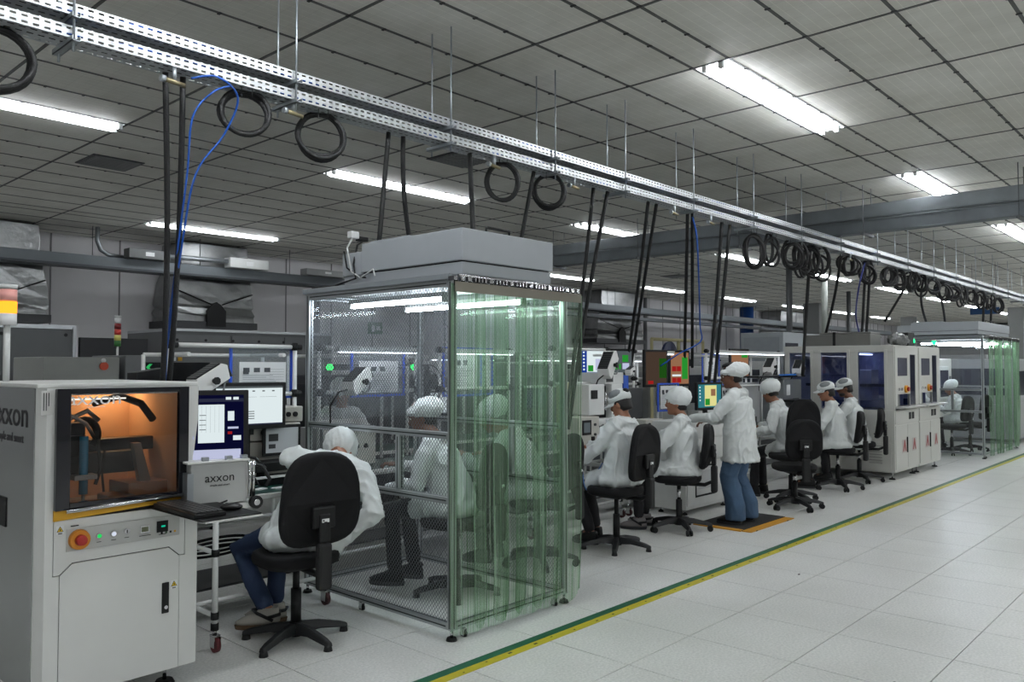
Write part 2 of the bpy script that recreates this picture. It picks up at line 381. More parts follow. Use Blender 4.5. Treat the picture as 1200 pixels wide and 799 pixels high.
# ---- columns and pilasters
for n_, (x, y, s_) in enumerate(((32, 13.0, .32), (44, 13.0, .3), (40, 7.5, .28))):
    o = G().box(x - s_, x + s_, y - s_, y + s_, 0, ZC).build('trim_%d' % (n_ + 1), mat((128, 130, 130), .7), kind='structure')
o = G().cyl((0, 0, 0), (0, 0, ZC), .28, n=20).build('downpipe', mat((24, 62, 120), .4)); o.location = (32, 15.9, 0); tag(o, 'thick blue vertical pipe standing at the back wall', 'pipe')
for k, (x, y, r_, l_) in enumerate(((19.4, 8.5, .075, 'grey round post behind the head-height monitors, left of the blue pipe'), (22.9, 9, .09, 'pale round post in front of the back wall duct'), (27.5, 10, .07, 'dark thin post behind the pale round post'))):
    o = G().cyl((0, 0, 0), (0, 0, ZC), r_, n=14).build('round_post', mat((120, 124, 118) if k == 1 else (60, 62, 64), .5)); o.location = (x, y, 0); tag(o, l_, 'post')
# ---- big steel beam across the room
bm = thing('ceiling_beam', 'galvanised double channel steel beam crossing the room below the ceiling', 'beam', (11.5, 0, 0))
g = G(); g.box(.004, .2, -11.5, 15.3, 3.64, 3.655); g.box(0, .02, -11.5, 15.3, 3.655, 3.83); g.box(0, .2, -11.5, 15.3, 3.82, 3.835)
g.build('upper_channel', mat((128, 134, 138), .45, .55, var=.22, scale=3), bm, .004)
g = G(); g.box(.004, .2, -11.5, 15.3, 3.45, 3.46); g.box(0.01, .03, -11.5, 15.3, 3.46, 3.62); g.box(0, .2, -11.5, 15.3, 3.61, 3.632)
g.build('lower_channel', mat((112, 118, 122), .45, .55, var=.22, scale=3), bm, .004)
for yy in [(-9 + k * 1.85) for k in range(13)]:
    for dx in (-.06, .26):
        G().cyl((dx, yy, 3.4), (dx, yy, ZC), .006, n=6).build('threaded_rod', STEELG, bm)
    box('bracket', STEELG, bm, (-.1, yy - .02, 3.41), (.3, yy + .02, 3.448))
# ---- long cable channel along the back wall
wc = thing('wall_cable_channel', 'long grey steel cable channel hung in front of the back wall', 'cable channel', (0, 15.1, 0))
box('channel', mat((110, 116, 120), .5, .4), wc, (-6, 0, 3.38), (48, .3, 3.56), .006)
box('channel_lip', mat((70, 74, 78), .5, .4), wc, (-6, -.06, 3.34), (48, .34, 3.38))
for k in range(26): G().cyl((-4.5 + k * 2, .15, 3.56), (-4.5 + k * 2, .15, ZC), .007, n=6).build('threaded_rod', STEELG, wc)
wc2 = thing('wall_cable_channel', 'second grey cable channel, lower and nearer, left of the nearer booth', 'cable channel', (0, 15.0, 0))
box('channel', mat((90, 94, 98), .5, .4), wc2, (13, 0, 3.12), (46, .25, 3.22), .005)
for k in range(14): G().cyl((14 + k * 2.3, .12, 3.2), (14 + k * 2.3, .12, ZC), .007, n=6).build('threaded_rod', STEELG, wc2)
# conduits and boxes on the channel
def cbox(x0, x1, z0, z1, m, label, y=15.0):
    t = thing('junction_box', label, 'junction box', ((x0 + x1) / 2, y, z0)); w_ = (x1 - x0) / 2
    box('casing', m, t, (-w_, -.1, 0), (w_, .15, z1 - z0), .01); box('cover_label', PAPER, t, (-.08, -.102, .05), (.08, -.1, (z1 - z0) * .7))
cbox(6.0, 6.75, 3.565, 3.74, mat((96, 98, 98), .5), 'grey junction box on the channel at the far left wall')
cbox(7.95, 8.8, 3.565, 3.76, WHITE, 'white junction box on the wall channel beside the silver duct'); cbox(9.7, 10.8, 3.565, 3.7, mat((150, 152, 152), .5), 'light grey junction box on the channel left of the nearer booth')
pts = [(5.6, 15.3, ZC), (5.6, 15.3, 3.85), (5.66, 15.3, 3.7), (5.8, 15.3, 3.62), (6.05, 15.3, 3.6)]
tag(G().tube(pts, .04, 10).build('conduit_elbow', GALV), 'curved silver conduit dropping from the ceiling to the wall channel', 'pipe')
tag(G().cyl((6.75, 15.0, 3.66), (7.95, 15.0, 3.68), .045, n=12).build('conduit', GALV), 'silver conduit between the two left junction boxes on the channel', 'pipe')
tag(G().cyl((10.95, 16.4, .0), (10.95, 16.4, 3.4), .09, n=12).build('wall_conduit', mat((120, 122, 124), .5)), 'grey vertical conduit at the wall left of the nearer booth', 'pipe')
for k, x in enumerate((25.0, 30.3, 36.0)):
    tag(G().cyl((x, 16.4, .0), (x, 16.4, ZC), .07, n=10).build('wall_conduit', mat((110, 112, 114), .5)), 'grey vertical wall conduit, %s of those right of the nearer booth' % ORD[k], 'pipe')
# silver ducts
def duct(x, w_, label, y=16.05):
    t = thing('air_duct', label, 'air duct', (x, y, 0)); d = .45; zz = V((0, 0, 0))
    g = G(); n_ = 10; rr = random.Random(int(x))
    def rng(z, wl, dl, j=.012): 
        out = []
        for (ax, ay) in [(-1, -1), (-.5, -1), (0, -1), (.5, -1), (1, -1), (1, 0), (1, 1), (0, 1), (-1, 1), (-1, 0)]: out.append((ax * wl / 2 + rr.uniform(-j, j), ay * dl + rr.uniform(-j, j), z + rr.uniform(-j, j)))
        return out
    G().rings([rng(3.5, w_ * .8, d), rng(3.8, w_ * .82, d), rng(4.08, w_ * .8, d)], True, False).build('duct_trunk', FOIL, t, .015)
    g.rings([rng(z, w_ * a_, d * b_, j_) for z, a_, b_, j_ in ((3.5, .86, .95, .01), (3.3, .9, 1, .015), (3.0, .96, 1.0, .02), (2.82, 1, 1.02, .025), (2.76, .96, .98, .03), (2.66, 1.02, 1.03, .03), (2.6, .97, .99, .02), (2.5, 1.0, 1.0, .01))], True, False); g.build('duct_hood', FOIL, t)
    box('duct_flange', DKG, t, (-w_ * .53, -d * 1.1, 2.36), (w_ * .53, d * 1.1, 2.5))
    for q in (-1, 1): G().tube([(w_ * .46 * q, -d - .05, 3.1), (.12 * q, -d - .07, 2.85)], .012, 6).build('strap', BLACK, t)
    G().prism([(-.2, 2.4), (-.2, 2.72), (-.1, 2.84), (.0, 2.9), (.1, 2.84), (.2, 2.72), (.2, 2.4)], 1, -d - .08, -d - .02).build('duct_opening', BLACK, t)
duct(4.15, 1.5, 'silver insulated air duct at the far left wall'); duct(8.0, 1.75, 'silver insulated air duct hanging over the long grey cabinet')
duct(22.3, 2.6, 'silver insulated air duct right of the nearer booth'); duct(36.0, 3.2, 'silver insulated air duct right of the blue pipe')
t = thing('exit_sign', 'small green exit sign on the back wall seen through the booth', 'sign', (12.8, 16.55, 2.42)); box('plate', mat((10, 90, 55), .5), t, (-.22, -.03, 0), (.22, 0, .3), .004)
flat('pictogram', t, [(-.12, .06, -.02, .22, PAPER), (.03, .1, .15, .2, PAPER)], -.03)
# ================================================================== overhead cable tray (two tiers)
TY0, TY1 = 4.33, 4.50
def perf(g, x0, x1, z0, z1, y, flip, rows=2, pitch=.05, slot=.027):
    """upright perforated strip: real slots"""
    h = z1 - z0; zz = [z0]
    for r in range(rows):
        c = z0 + h * (r + .5) / rows; zz += [c - .0055, c + .0055]
    zz.append(z1); n = int((x1 - x0) / pitch); vs = []; fs = []
    nx = 2 * n + 1
    for i in range(n):
        xs = x0 + i * pitch; vs += [(xs, y, z) for z in zz] + [(xs + pitch - slot, y, z) for z in zz]
    vs += [(x0 + n * pitch, y, z) for z in zz]; m = len(zz)
    for i in range(2 * n):
        for k in range(m - 1):
            if i % 2 == 1 and k % 2 == 1: continue
            a_ = i * m + k; f = (a_, a_ + m, a_ + m + 1, a_ + 1); fs.append(f if not flip else f[::-1])
    g.add(vs, fs)
def perf_floor(g, x0, x1, y0, y1, z, rows=3, pitch=.05, slot=.03):
    h = y1 - y0; zz = [y0]
    for r in range(rows):
        c = y0 + h * (r + .5) / rows; zz += [c - .006, c + .006]
    zz.append(y1); n = int((x1 - x0) / pitch); vs = []; fs = []
    for i in range(n):
        xs = x0 + i * pitch; vs += [(xs, y, z) for y in zz] + [(xs + pitch - slot, y, z) for y in zz]
    vs += [(x0 + n * pitch, y, z) for y in zz]; m = len(zz)
    for i in range(2 * n):
        for k in range(m - 1):
            if i % 2 == 1 and k % 2 == 1: continue
            a_ = i * m + k; fs.append((a_, a_ + 1, a_ + m + 1, a_ + m))
    g.add(vs, fs)
TRAYM = mat((200, 204, 206), .38, .55, var=.12, scale=4)
RX = [-1.2, .2, 1.45, 2.72, 4.02, 5.22, 6.25, 7.5, 8.88, 10.24] + [11.6 + 1.5 * k for k in range(18)]
for tier, (z0, h, lab) in enumerate(((3.362, .06, 'upper galvanised perforated cable tray running along the line'), (3.243, .062, 'lower galvanised perforated cable tray from which the black hoses drop'))):
    t = thing('cable_tray', lab, 'cable tray', (0, 0, z0))
    for nm, y, fl in (('side_rail', TY0, 0), ('side_rail', TY1, 1)):
        g = G(); perf(g, -2.5, 36, 0, h, y, fl); g.box(-2.5, 36, y - (.001 if fl else -.001), y + (.012 if not fl else -.012), h - .002, h); g.build(nm, TRAYM, t)
    g = G(); perf_floor(g, -2.5, 36, TY0, TY1, 0); g.build('tray_floor', TRAYM, t)
    for x in RX:
        g = G(); g.box(x - .02, x + .02, 4.27, 4.56, -.03, -.026); g.box(x - .02, x - .016, 4.27, 4.56, -.03, -.004); g.box(x + .016, x + .02, 4.27, 4.56, -.03, -.004)
        g.build('bracket', GALV, t)
    if tier == 0:
        for x in RX:
            for y in (4.31, 4.52): G().cyl((x, y, 3.17 - z0), (x, y, ZC - z0), .0065, n=6).build('threaded_rod', GALV, t)
    for k in range(9):
        y = TY0 + .02 + .016 * k; G().tube([(x_, y + .006 * sin(x_ * 3 + k), .012 + .008 * (k % 2)) for x_ in [-2.5 + .8 * q for q in range(48)]], .006, 5).build('cable', BLACK if tier else DKG, t)
    g = G(); g.tube([(x_, TY0 + .05 + .03 * sin(x_ * 2), .045 + .02 * sin(x_ * 4)) for x_ in [-2.5 + .3 * q for q in range(100)]], .006, 6); g.build('cable', CBLUE, t, label='blue air tube')
# hanging drops : (x, y, ztop, xbottom, ybottom, zbottom, r)
def sag(a_, b_, bow=.05, n=12, ax=None):
    a_, b_ = V(a_), V(b_); ax = V(ax or (1, 0, 0)); return [a_.lerp(b_, k / n) + ax * bow * sin(pi * k / n) for k in range(n + 1)]
DR = [((1.96, 4.42, 3.23), (2.16, 4.9, 1.0), .03, .017, 'left one of the two black hoses dropping beside the dispensing machine'),
      ((2.06, 4.42, 3.23), (2.19, 4.92, 1.0), .03, .017, 'right one of the two black hoses dropping beside the dispensing machine'),
      ((3.53, 4.42, 3.23), (3.45, 4.42, 2.44), .0, .017, 'black hose dropping straight to the left end of the nearer fan unit'),
      ((3.66, 4.42, 3.23), (3.85, 4.55, 2.44), -.03, .017, 'black hose dropping with a bend to the middle of the nearer fan unit'),
      ((4.32, 4.42, 3.23), (4.1, 4.15, 2.44), .0, .019, 'thick black hose dropping onto the nearer fan unit from in front of it'),
      ((5.07, 4.42, 3.23), (4.85, 4.5, 2.1), .0, .017, 'black hose dropping behind the right end of the nearer fan unit'),
      ((5.9, 4.42, 3.23), (6.0, 4.85, 1.0), .02, .018, 'first black hose right of the booth curtain'), ((6.12, 4.42, 3.23), (6.06, 4.85, 1.0), -.03, .019, 'second black hose right of the booth curtain'),
      ((6.8, 4.42, 3.23), (7.99, 5.50, 1.64), .02, .018, 'black hose left of the pair above the twin screens'), ((6.95, 4.42, 3.23), (8.08, 5.50, 1.64), .0, .018, 'black hose right of the pair above the twin screens'),
      ((7.56, 4.42, 3.23), (9.30, 5.50, 1.59), .0, .02, 'straight black hose dropping behind the woman in a round cap, left one'), ((7.66, 4.42, 3.23), (9.50, 5.50, 1.59), .0, .02, 'straight black hose dropping behind the woman in a round cap, right one'),
      ((8.31, 4.42, 3.23), (8.69, 4.85, 1.1), .03, .021, 'left black hose dropping to the blue framed holders by the standing worker'), ((8.5, 4.42, 3.23), (8.84, 4.85, 1.1), .0, .021, 'right black hose dropping to the blue framed holders by the standing worker'),
      ((10.78, 4.42, 3.23), (10.9, 4.6, 1.47), .0, .024, 'straight black hose dropping left of the twin white cabinets'),
      ((11.9, 4.42, 3.23), (12.5, 4.9, 2.1), .05, .022, 'black hose dropping onto the twin white cabinets, leftmost'), ((12.9, 4.42, 3.23), (13.2, 4.6, 2.1), .0, .022, 'black hose dropping onto the twin white cabinets, second'),
      ((13.1, 4.42, 3.23), (13.4, 4.6, 2.1), .0, .022, 'black hose dropping onto the twin white cabinets, third'), ((15.2, 4.42, 3.23), (15.2, 4.9, 2.4), .04, .022, 'black hose dropping to the left end of the farther fan unit'),
      ((15.9, 4.42, 3.23), (16.6, 4.6, 2.45), -.25, .022, 'black hose bowing down to the farther fan unit'), ((16.6, 4.42, 3.23), (17.9, 4.6, 2.45), .1, .022, 'black hose slanting to the right end of the farther fan unit'),
      ((20.3, 4.42, 3.23), (20.3, 4.5, 1.6), .0, .025, 'black hose dropping beyond the farther booth, left'), ((21.0, 4.42, 3.23), (21.0, 4.5, 1.6), .0, .025, 'black hose dropping beyond the farther booth, right')]
for a_, b_, bow, r_, lab in DR:
    o = G().tube([V(p) - V(a_) for p in sag(a_, b_, bow)], r_, 8).build('hanging_hose', HOSE); o.location = a_; tag(o, lab, 'hose', 'black hoses dropping from the tray')
def btube(pts, lab, r_=.006, m=CBLUE):
    P = [V(p) for p in pts]; out = []
    for i in range(len(P) - 1):
        p0, p1, p2, p3 = P[max(i - 1, 0)], P[i], P[i + 1], P[min(i + 2, len(P) - 1)]
        for k in range(6):
            s_ = k / 6; out.append(.5 * ((2 * p1) + (p2 - p0) * s_ + (2 * p0 - 5 * p1 + 4 * p2 - p3) * s_ ** 2 + (-p0 + 3 * p1 - 3 * p2 + p3) * s_ ** 3))
    out.append(P[-1]); o = G().tube([p - P[0] for p in out], r_, 6).build('air_tube', m); o.location = P[0]; return tag(o, lab, 'tube')
btube([(2.05, 4.3, 3.19), (2.18, 4.25, 3.22), (2.33, 4.3, 3.15), (2.3, 4.4, 2.95), (2.16, 4.46, 2.7), (2.15, 4.6, 2.3), (2.16, 4.8, 1.7), (2.15, 4.86, 1.1)], 'bright blue air tube looping down along the two left hoses')
btube([(2.3, 4.33, 3.22), (2.2, 4.35, 3.16), (2.1, 4.38, 3.0), (2.12, 4.48, 2.7), (2.14, 4.65, 2.2), (2.17, 4.82, 1.7), (2.18, 4.87, 1.1)], 'second blue air tube beside the two left hoses')
btube([(7.66, 4.42, 3.2), (7.8, 4.45, 3.0), (8.1, 4.6, 2.6), (8.65, 4.9, 2.1), (8.75, 4.95, 1.9), (8.5, 5.1, 1.75), (8.4, 5.3, 1.6)], 'blue air tube curving from the tray to the thick hoses', .009)
btube([(12.85, 4.42, 3.2), (12.8, 4.5, 2.8), (12.95, 4.6, 2.4), (13.1, 4.6, 2.1)], 'dark blue air tube hanging over the twin white cabinets', .012, mat((30, 40, 110), .5))
# coils of hose hanging under the tray
def coil(x, w_, h_, turns, seed, yaw, lab, r_=.016, dz=0.0, y=4.42, mess=0):
    rr = random.Random(seed); t = thing('hose_coil', lab, 'hose coil', (x, y, 3.235 - dz), yaw, 'coils of black corrugated hose under the tray')
    for k in range(turns):
        aw = w_ / 2 * rr.uniform(.88 - .35 * mess, 1.02); tw = rr.uniform(-.6, .6) * mess; lo = rr.uniform(-.02, .09) * (mess + .15); ah = h_ / 2 * rr.uniform(.9, 1.03); dy = rr.uniform(-.05, .05); ph = rr.uniform(-.1, .1) * (1 + mess * 2)
        G().tube([(aw * cos(q) * cos(tw), dy + aw * cos(q) * sin(tw) + .03 * sin(q + ph * 9), -h_ / 2 + .02 - lo + ah * sin(q + ph)) for q in [2 * pi * i / 28 for i in range(28)]], r_, 7, True).build('hose_turn', HOSE, t)
    G().tube([(-.03, -.08, .03), (-.03, -.06, -.05), (.03, -.06, -.05), (.03, -.08, .03)], .003, 5).build('cable_tie', BLACK, t)
CO = [(1.12, .36, .34, 4, -.25), (2.44, .29, .28, 3, -.35), (2.98, .3, .31, 3, -.45), (4.69, .27, .33, 3, -.75), (5.27, .27, .31, 3, -.8)]
for i, (x, w_, h_, n_, yw) in enumerate(CO): coil(x, w_, h_, n_, i, yw, 'near black hose coil under the tray, %s from the left' % ORD[i])
xs = [9.1, 9.55, 10.2, 10.45, 10.8, 11.15, 12.2, 12.95, 13.9, 14.5, 15.1, 15.7, 16.4, 17.1, 17.8, 18.5, 19.2, 19.9, 20.7, 21.6]
for i, x in enumerate(xs):
    rr = random.Random(40 + i); coil(x, rr.uniform(.24, .34), rr.uniform(.32, .42) * (1 if i < 6 else .8), rr.choice((4, 5, 6)), 90 + i, rr.uniform(-1.3, -.3), 'far black hose coil under the tray, %s from the near side' % ORD[i], .017, .0, 4.42, 1)
# valves under the tray
for i, (x, s_) in enumerate(((1.97, 1), (2.72, 1), (4.5, 1), (5.5, 1), (7.15, 1), (7.9, 1), (12.0, 1.2))):
    t = thing('air_valve', 'brass and steel air valve under the tray, %s from the near end' % ORD[i], 'valve', (x, 4.33, 3.235), 0, 'air valves under the tray')
    G().cyl((0, 0, 0), (0, 0, -.07), .012, n=8).build('stem', GALV, t); G().cyl((-.05, 0, -.075), (.06, 0, -.085), .014, n=8).build('valve_body', mat((150, 140, 110), .35, .8), t)
    G().cyl((-.075, 0, -.073), (-.05, 0, -.075), .02, n=8).build('knob', GALV, t)
# ================================================================== generators for furniture and equipment
def caster(parent, x, y, z=0.0, s=1.0, wheel=None):
    g = G(); g.cyl((x, y, .098 * s + z), (x, y, .13 * s + z), .012 * s, n=8); g.box(x - .02 * s, x + .02 * s, y - .03 * s, y + .02 * s, .088 * s + z, .098 * s + z)
    g.box(x - .021 * s, x - .017 * s, y - .035 * s, y + .015 * s, .03 * s + z, .09 * s + z); g.box(x + .017 * s, x + .021 * s, y - .035 * s, y + .015 * s, .03 * s + z, .09 * s + z)
    c = g.build('caster', CHROME, parent)
    G().cyl((x - .013 * s, y - .012 * s, .042 * s + z), (x + .013 * s, y - .012 * s, .042 * s + z), .041 * s, n=18).build('wheel', wheel or mat((60, 22, 24), .5), c)
    return c
def chair(label, loc, rz, tall=.47, width=.44, casters=False, seat=.545, group=None, tilt=.12, lever=True):
    """faces +Y"""
    t = thing('swivel_chair', label, 'chair', (loc[0], loc[1], 0), rz, group)
    FAB = mat((14, 14, 16), .8, bump=.25, bscale=260, spec=.3)
    s_ = G().pad(.46, .44, .075, 3.2).build('seat', FAB, t); s_.location = (0, .01, seat - .035); s_.rotation_euler = (pi / 2, 0, 0)
    b = G().pad(width, tall, .065, 3.0, curve=-.22, top=.86).build('backrest', FAB, t); b.location = (0, -.255, seat + .06 + tall / 2); b.rotation_euler = (tilt, 0, 0)
    G().box(-.11, .11, -.1, .12, seat - .1, seat - .07).build('seat_plate', BLACK, t, .01)
    g = G(); g.tube([(0, -.05, seat - .09), (0, -.25, seat - .09), (0, -.33, seat - .05), (0, -.335, seat + .1), (0, -.345, seat + .22)], .019, 8); g.build('back_bar', BLACK, t)
    g = G(); g.box(-.042, .042, -.37, -.31, seat - .16, seat + .1); g.build('bar_cover', RUB, t, .018)
    g = G(); g.box(-.07, .07, -.35, -.315, seat + .18, seat + .3); g.box(-.035, .035, -.358, -.315, seat + .1, seat + .26); g.build('back_bracket', BLACK, t, .01)
    flat('sticker', t, [(-.022, seat + .215, .022, seat + .235, PAPER), (-.017, seat + .22, -.008, seat + .23, BLACK)], -.36)
    if lever: G().tube([(.1, 0, seat - .09), (.2, -.02, seat - .1), (.25, -.05, seat - .085)], .009, 6).build('lever', BLACK, t)
    G().cyl((0, 0, .08), (0, 0, .3), .03, n=14).build('column', BLACK, t); G().cyl((0, 0, .3), (0, 0, seat - .1), .02, n=12).build('gas_lift', BLACK if not casters else CHROME, t)
    zb = .075 if casters else .05
    G().cyl((0, 0, zb - .02), (0, 0, zb + .06), .045, .036, 16).build('hub', BLACK, t)
    for k in range(5):
        a_ = radians(90 + 36 + 72 * k + 11); d = V((cos(a_), sin(a_), 0)); n_ = V((-sin(a_), cos(a_), 0)); g = G()
        sec = [(.03, .034, zb + .055, zb - .01), (.14, .03, zb + .045, zb), (.27, .026, zb + .015, zb - .018), (.315, .02, zb - .002, zb - .026)]
        g.rings([[d * r_ - n_ * w_ + V((0, 0, lo)), d * r_ + n_ * w_ + V((0, 0, lo)), d * r_ + n_ * w_ * .6 + V((0, 0, hi)), d * r_ - n_ * w_ * .6 + V((0, 0, hi))] for r_, w_, hi, lo in sec], True, False)
        lg = g.build('leg', mat((24, 25, 27), .5), t, .006)
        e = d * .295
        if casters:
            g = G(); 
            for q in (-.018, .018): g.cyl(e + n_ * (q - .009) + V((0, 0, .028)), e + n_ * (q + .009) + V((0, 0, .028)), .028, n=14)
            g.cyl(e + V((0, 0, .03)), e + V((0, 0, zb)), .008, n=6); g.build('caster', BLACK, lg)
        else:
            G().cyl(e + V((0, 0, 0)), e + V((0, 0, zb - .02)), .026, .02, 12).build('glide', RUB, lg)
    return t
def bench(label, x0, x1, y0=4.58, y1=5.35, z=.8, shelf=True):
    t = thing('workbench', label, 'workbench', (x0, y0, 0)); w_ = x1 - x0; d = y1 - y0
    box('top', mat((206, 206, 202), .45), t, (0, 0, z - .03), (w_, d, z), .004)
    box('bench_mat', GREENMAT, t, (.02, .03, z), (w_ - .02, d - .02, z + .003))
    for x in (.04, w_ - .04):
        for y in (.06, d - .05):
            G().cyl((x, y, .13), (x, y, z - .03), .014, n=10).build('leg', PIPE, t); caster(t, x, y)
            g = G(); g.cyl((x, y, .17), (x, y, .21), .02, n=10); g.cyl((x, y, z - .09), (x, y, z - .05), .02, n=10); g.build('joint', BLACK, t)
    for z_ in (.19, .52):
        for y in (.06, d - .05):
            if z_ > .5 and y < .1: continue
            G().cyl((.04, y, z_), (w_ - .04, y, z_), .014, n=10).build('crossbar', PIPE, t)
        for x in (.04, w_ - .04): G().cyl((x, .06, z_), (x, d - .05, z_), .014, n=10).build('crossbar', PIPE, t)
    if shelf: box('shelf', DKG, t, (.05, d * .35, .2), (w_ - .05, d - .04, .215))
    return t
def rack(label, x0, x1, y, zs=(1.74, 1.4), z0=.8, back=.45, lightbar=False):
    """white pipe frame standing on the bench"""
    t = thing('pipe_rack', label, 'pipe rack', (x0, y, z0)); w_ = x1 - x0
    for x in (0, w_): G().cyl((x, 0, 0), (x, 0, zs[0] - z0), .016, n=10).build('post', PIPE, t)
    for i, z in enumerate(zs):
        G().cyl((0, -.0, z - z0), (w_, 0, z - z0), .016, n=10).build('crossbar', PIPE, t)
        for x in (0, w_):
            g = G(); g.cyl((x, 0, z - z0 - .025), (x, 0, z - z0 + .03), .023, n=10); g.cyl((x - .03 if x else x - .03, 0, z - z0), (x + .05, 0, z - z0), .022, n=10); g.build('joint', BLACK, t)
    if back:
        z = zs[0] - z0 - .06
        for x in (.12, w_ - .1): G().cyl((x, -.02, z), (x, back, z), .014, n=8).build('crossbar', PIPE, t)
        G().cyl((.02, back, z), (w_, back, z), .014, n=8).build('crossbar', PIPE, t)
        for x in (.02, w_): G().cyl((x, back, -.0), (x, back, z), .014, n=8).build('post', PIPE, t)
    if lightbar:
        box('lamp_housing', WHITE, t, (.1, -.12, zs[0] - z0 - .03), (w_ - .05, -.06, zs[0] - z0 + .01)); box('lamp_diffuser', emis((240, 246, 255), 6), t, (.12, -.118, zs[0] - z0 - .038), (w_ - .07, -.062, zs[0] - z0 - .03))
    return t
LCD = {'w': emis((226, 238, 240), .95), 'g': emis((50, 170, 60), .65), 'n': emis((16, 18, 60), .5), 'gr': emis((110, 120, 124), .5), 'r': emis((190, 40, 40), .6), 'o': emis((206, 150, 112), .45), 't': emis((60, 140, 150), .7), 'y': emis((232, 226, 150), .9), 'b': emis((30, 70, 170), .7), 'lt': emis((200, 205, 235), .85), 'd': emis((60, 64, 90), .5), 'br': emis((96, 78, 66), .5)}
def screen_items(kind, w_, h):
    L_ = LCD; R_ = random.Random(hash(kind) % 99 if False else len(kind))
    def q(x0, z0, x1, z1, c): return ((x0 - .5) * w_, (z0 - .5) * h, (x1 - .5) * w_, (z1 - .5) * h, L_[c])
    if kind == 'doc':
        it = [q(0, 0, 1, 1, 'w'), q(0, .95, 1, 1, 'gr'), q(0, 0, 1, .035, 'd')]
        for k in range(6): it.append(q(.08 + .15 * k, .86, .12 + .15 * k, .89, 'gr'))
        it += [q(.05, .72, .6, .725, 'gr'), q(.64, .72, .9, .725, 'gr')]
        for k in range(4): it.append(q(.42, .34 - .06 * k, .56, .36 - .06 * k, 'gr'))
    elif kind == 'win':
        it = [q(0, 0, 1, 1, 'n'), q(.16, .3, .64, .86, 'w'), q(.06, .06, .95, .2, 'lt'), q(0, .9, 1, .95, 'd')]
        for k in range(7): it.append(q(.02, .9 - .09 * k, .08, .95 - .09 * k, 'lt'))
        for k in range(5): it.append(q(.22 + .08 * k, .45, .222 + .08 * k, .84, 'gr'))
        for k in range(4): it.append(q(.18, .7 - .07 * k, .3, .71 - .07 * k, 'gr'))
        it += [q(.7, .62, .82, .76, 'w'), q(.7, .5, .9, .53, 'lt'), q(.8, .33, .95, .4, 'w'), q(.7, .42, .78, .46, 'r'), q(.66, .93, .76, .97, 'w'), q(.8, .93, .9, .97, 'w')]
    elif kind == 'desk':
        it = [q(0, 0, 1, 1, 'b'), q(.18, .02, 1, .97, 'w'), q(.22, .05, .42, .32, 'g'), q(.5, .1, .8, .6, 'lt')]
        for k in range(6): it.append(q(.03, .85 - .15 * k, .09, .92 - .15 * k, 'w'))
    elif kind == 'grid':
        it = [q(0, 0, 1, 1, 'gr'), q(.62, .5, .86, .82, 'g'), q(.3, .16, .56, .4, 'g'), q(.62, .16, .9, .44, 'lt'), q(.06, .2, .26, .8, 'd')]
    elif kind == 'dim':
        it = [q(0, 0, 1, 1, 'br'), q(.62, .15, 1, .85, 'g'), q(.1, .02, .35, .12, 'r')]
        it[1] = q(.64, .2, 1, .8, 'g'); it[1] = it[1][:4] + (emis((40, 96, 30), .6),)
    elif kind == 'alert':
        it = [q(0, 0, 1, 1, 'o'), q(.62, .15, .95, .85, 'g'), q(.06, .4, .3, .56, 'r'), q(.32, .4, .56, .56, 'r'), q(.06, .04, .3, .2, 'r'), q(.32, .04, .56, .2, 'r'), q(.06, .24, .56, .3, 'w')]
    elif kind == 'peach':
        it = [q(0, 0, 1, 1, 'o'), q(.6, .72, .95, .86, 'g'), q(0, .95, 1, 1, 'br'), q(.1, .2, .5, .3, 'lt')]
    elif kind == 'teal':
        it = [q(0, 0, 1, 1, 't'), q(.28, .06, .8, .96, 'y'), q(.3, .1, .5, .38, 'g'), q(.55, .5, .75, .8, 'o')]
        for k in range(5): it.append(q(.04, .85 - .14 * k, .09, .91 - .14 * k, 'w'))
    elif kind == 'off': it = [q(0, 0, 1, 1, 'd')]
    return it
def monitor(label, loc, rz, w_, h, kind, stand='arm', base=.8, tilt=0):
    """centre of the screen at loc, faces local -Y"""
    t = thing('monitor', label, 'monitor', loc, rz); 
    if tilt: t.rotation_euler = (tilt, 0, rz)
    box('casing', BLACK, t, (-w_ / 2 - .026, 0, -h / 2 - .03), (w_ / 2 + .026, .035, h / 2 + .026), .006); box('back_cover', BLACK, t, (-w_ * .3, .035, -h * .3), (w_ * .3, .06, h * .3), .01)
    flat('screen', t, screen_items(kind, w_, h), -.0005)
    if stand == 'arm':
        g = G(); g.box(-.05, .05, .055, .07, -.05, .05); g.box(-.02, .02, .07, .16, -.03, .03); g.build('mount', BLACK, t)
    else:
        dz = loc[2] - base
        g = G(); g.box(-.03, .03, .06, .09, -dz + .012, 0); g.build('stand_neck', BLACK, t, .004); box('stand_foot', BLACK, t, (-.12, -.04, -dz), (.12, .16, -dz + .012), .004)
    return t
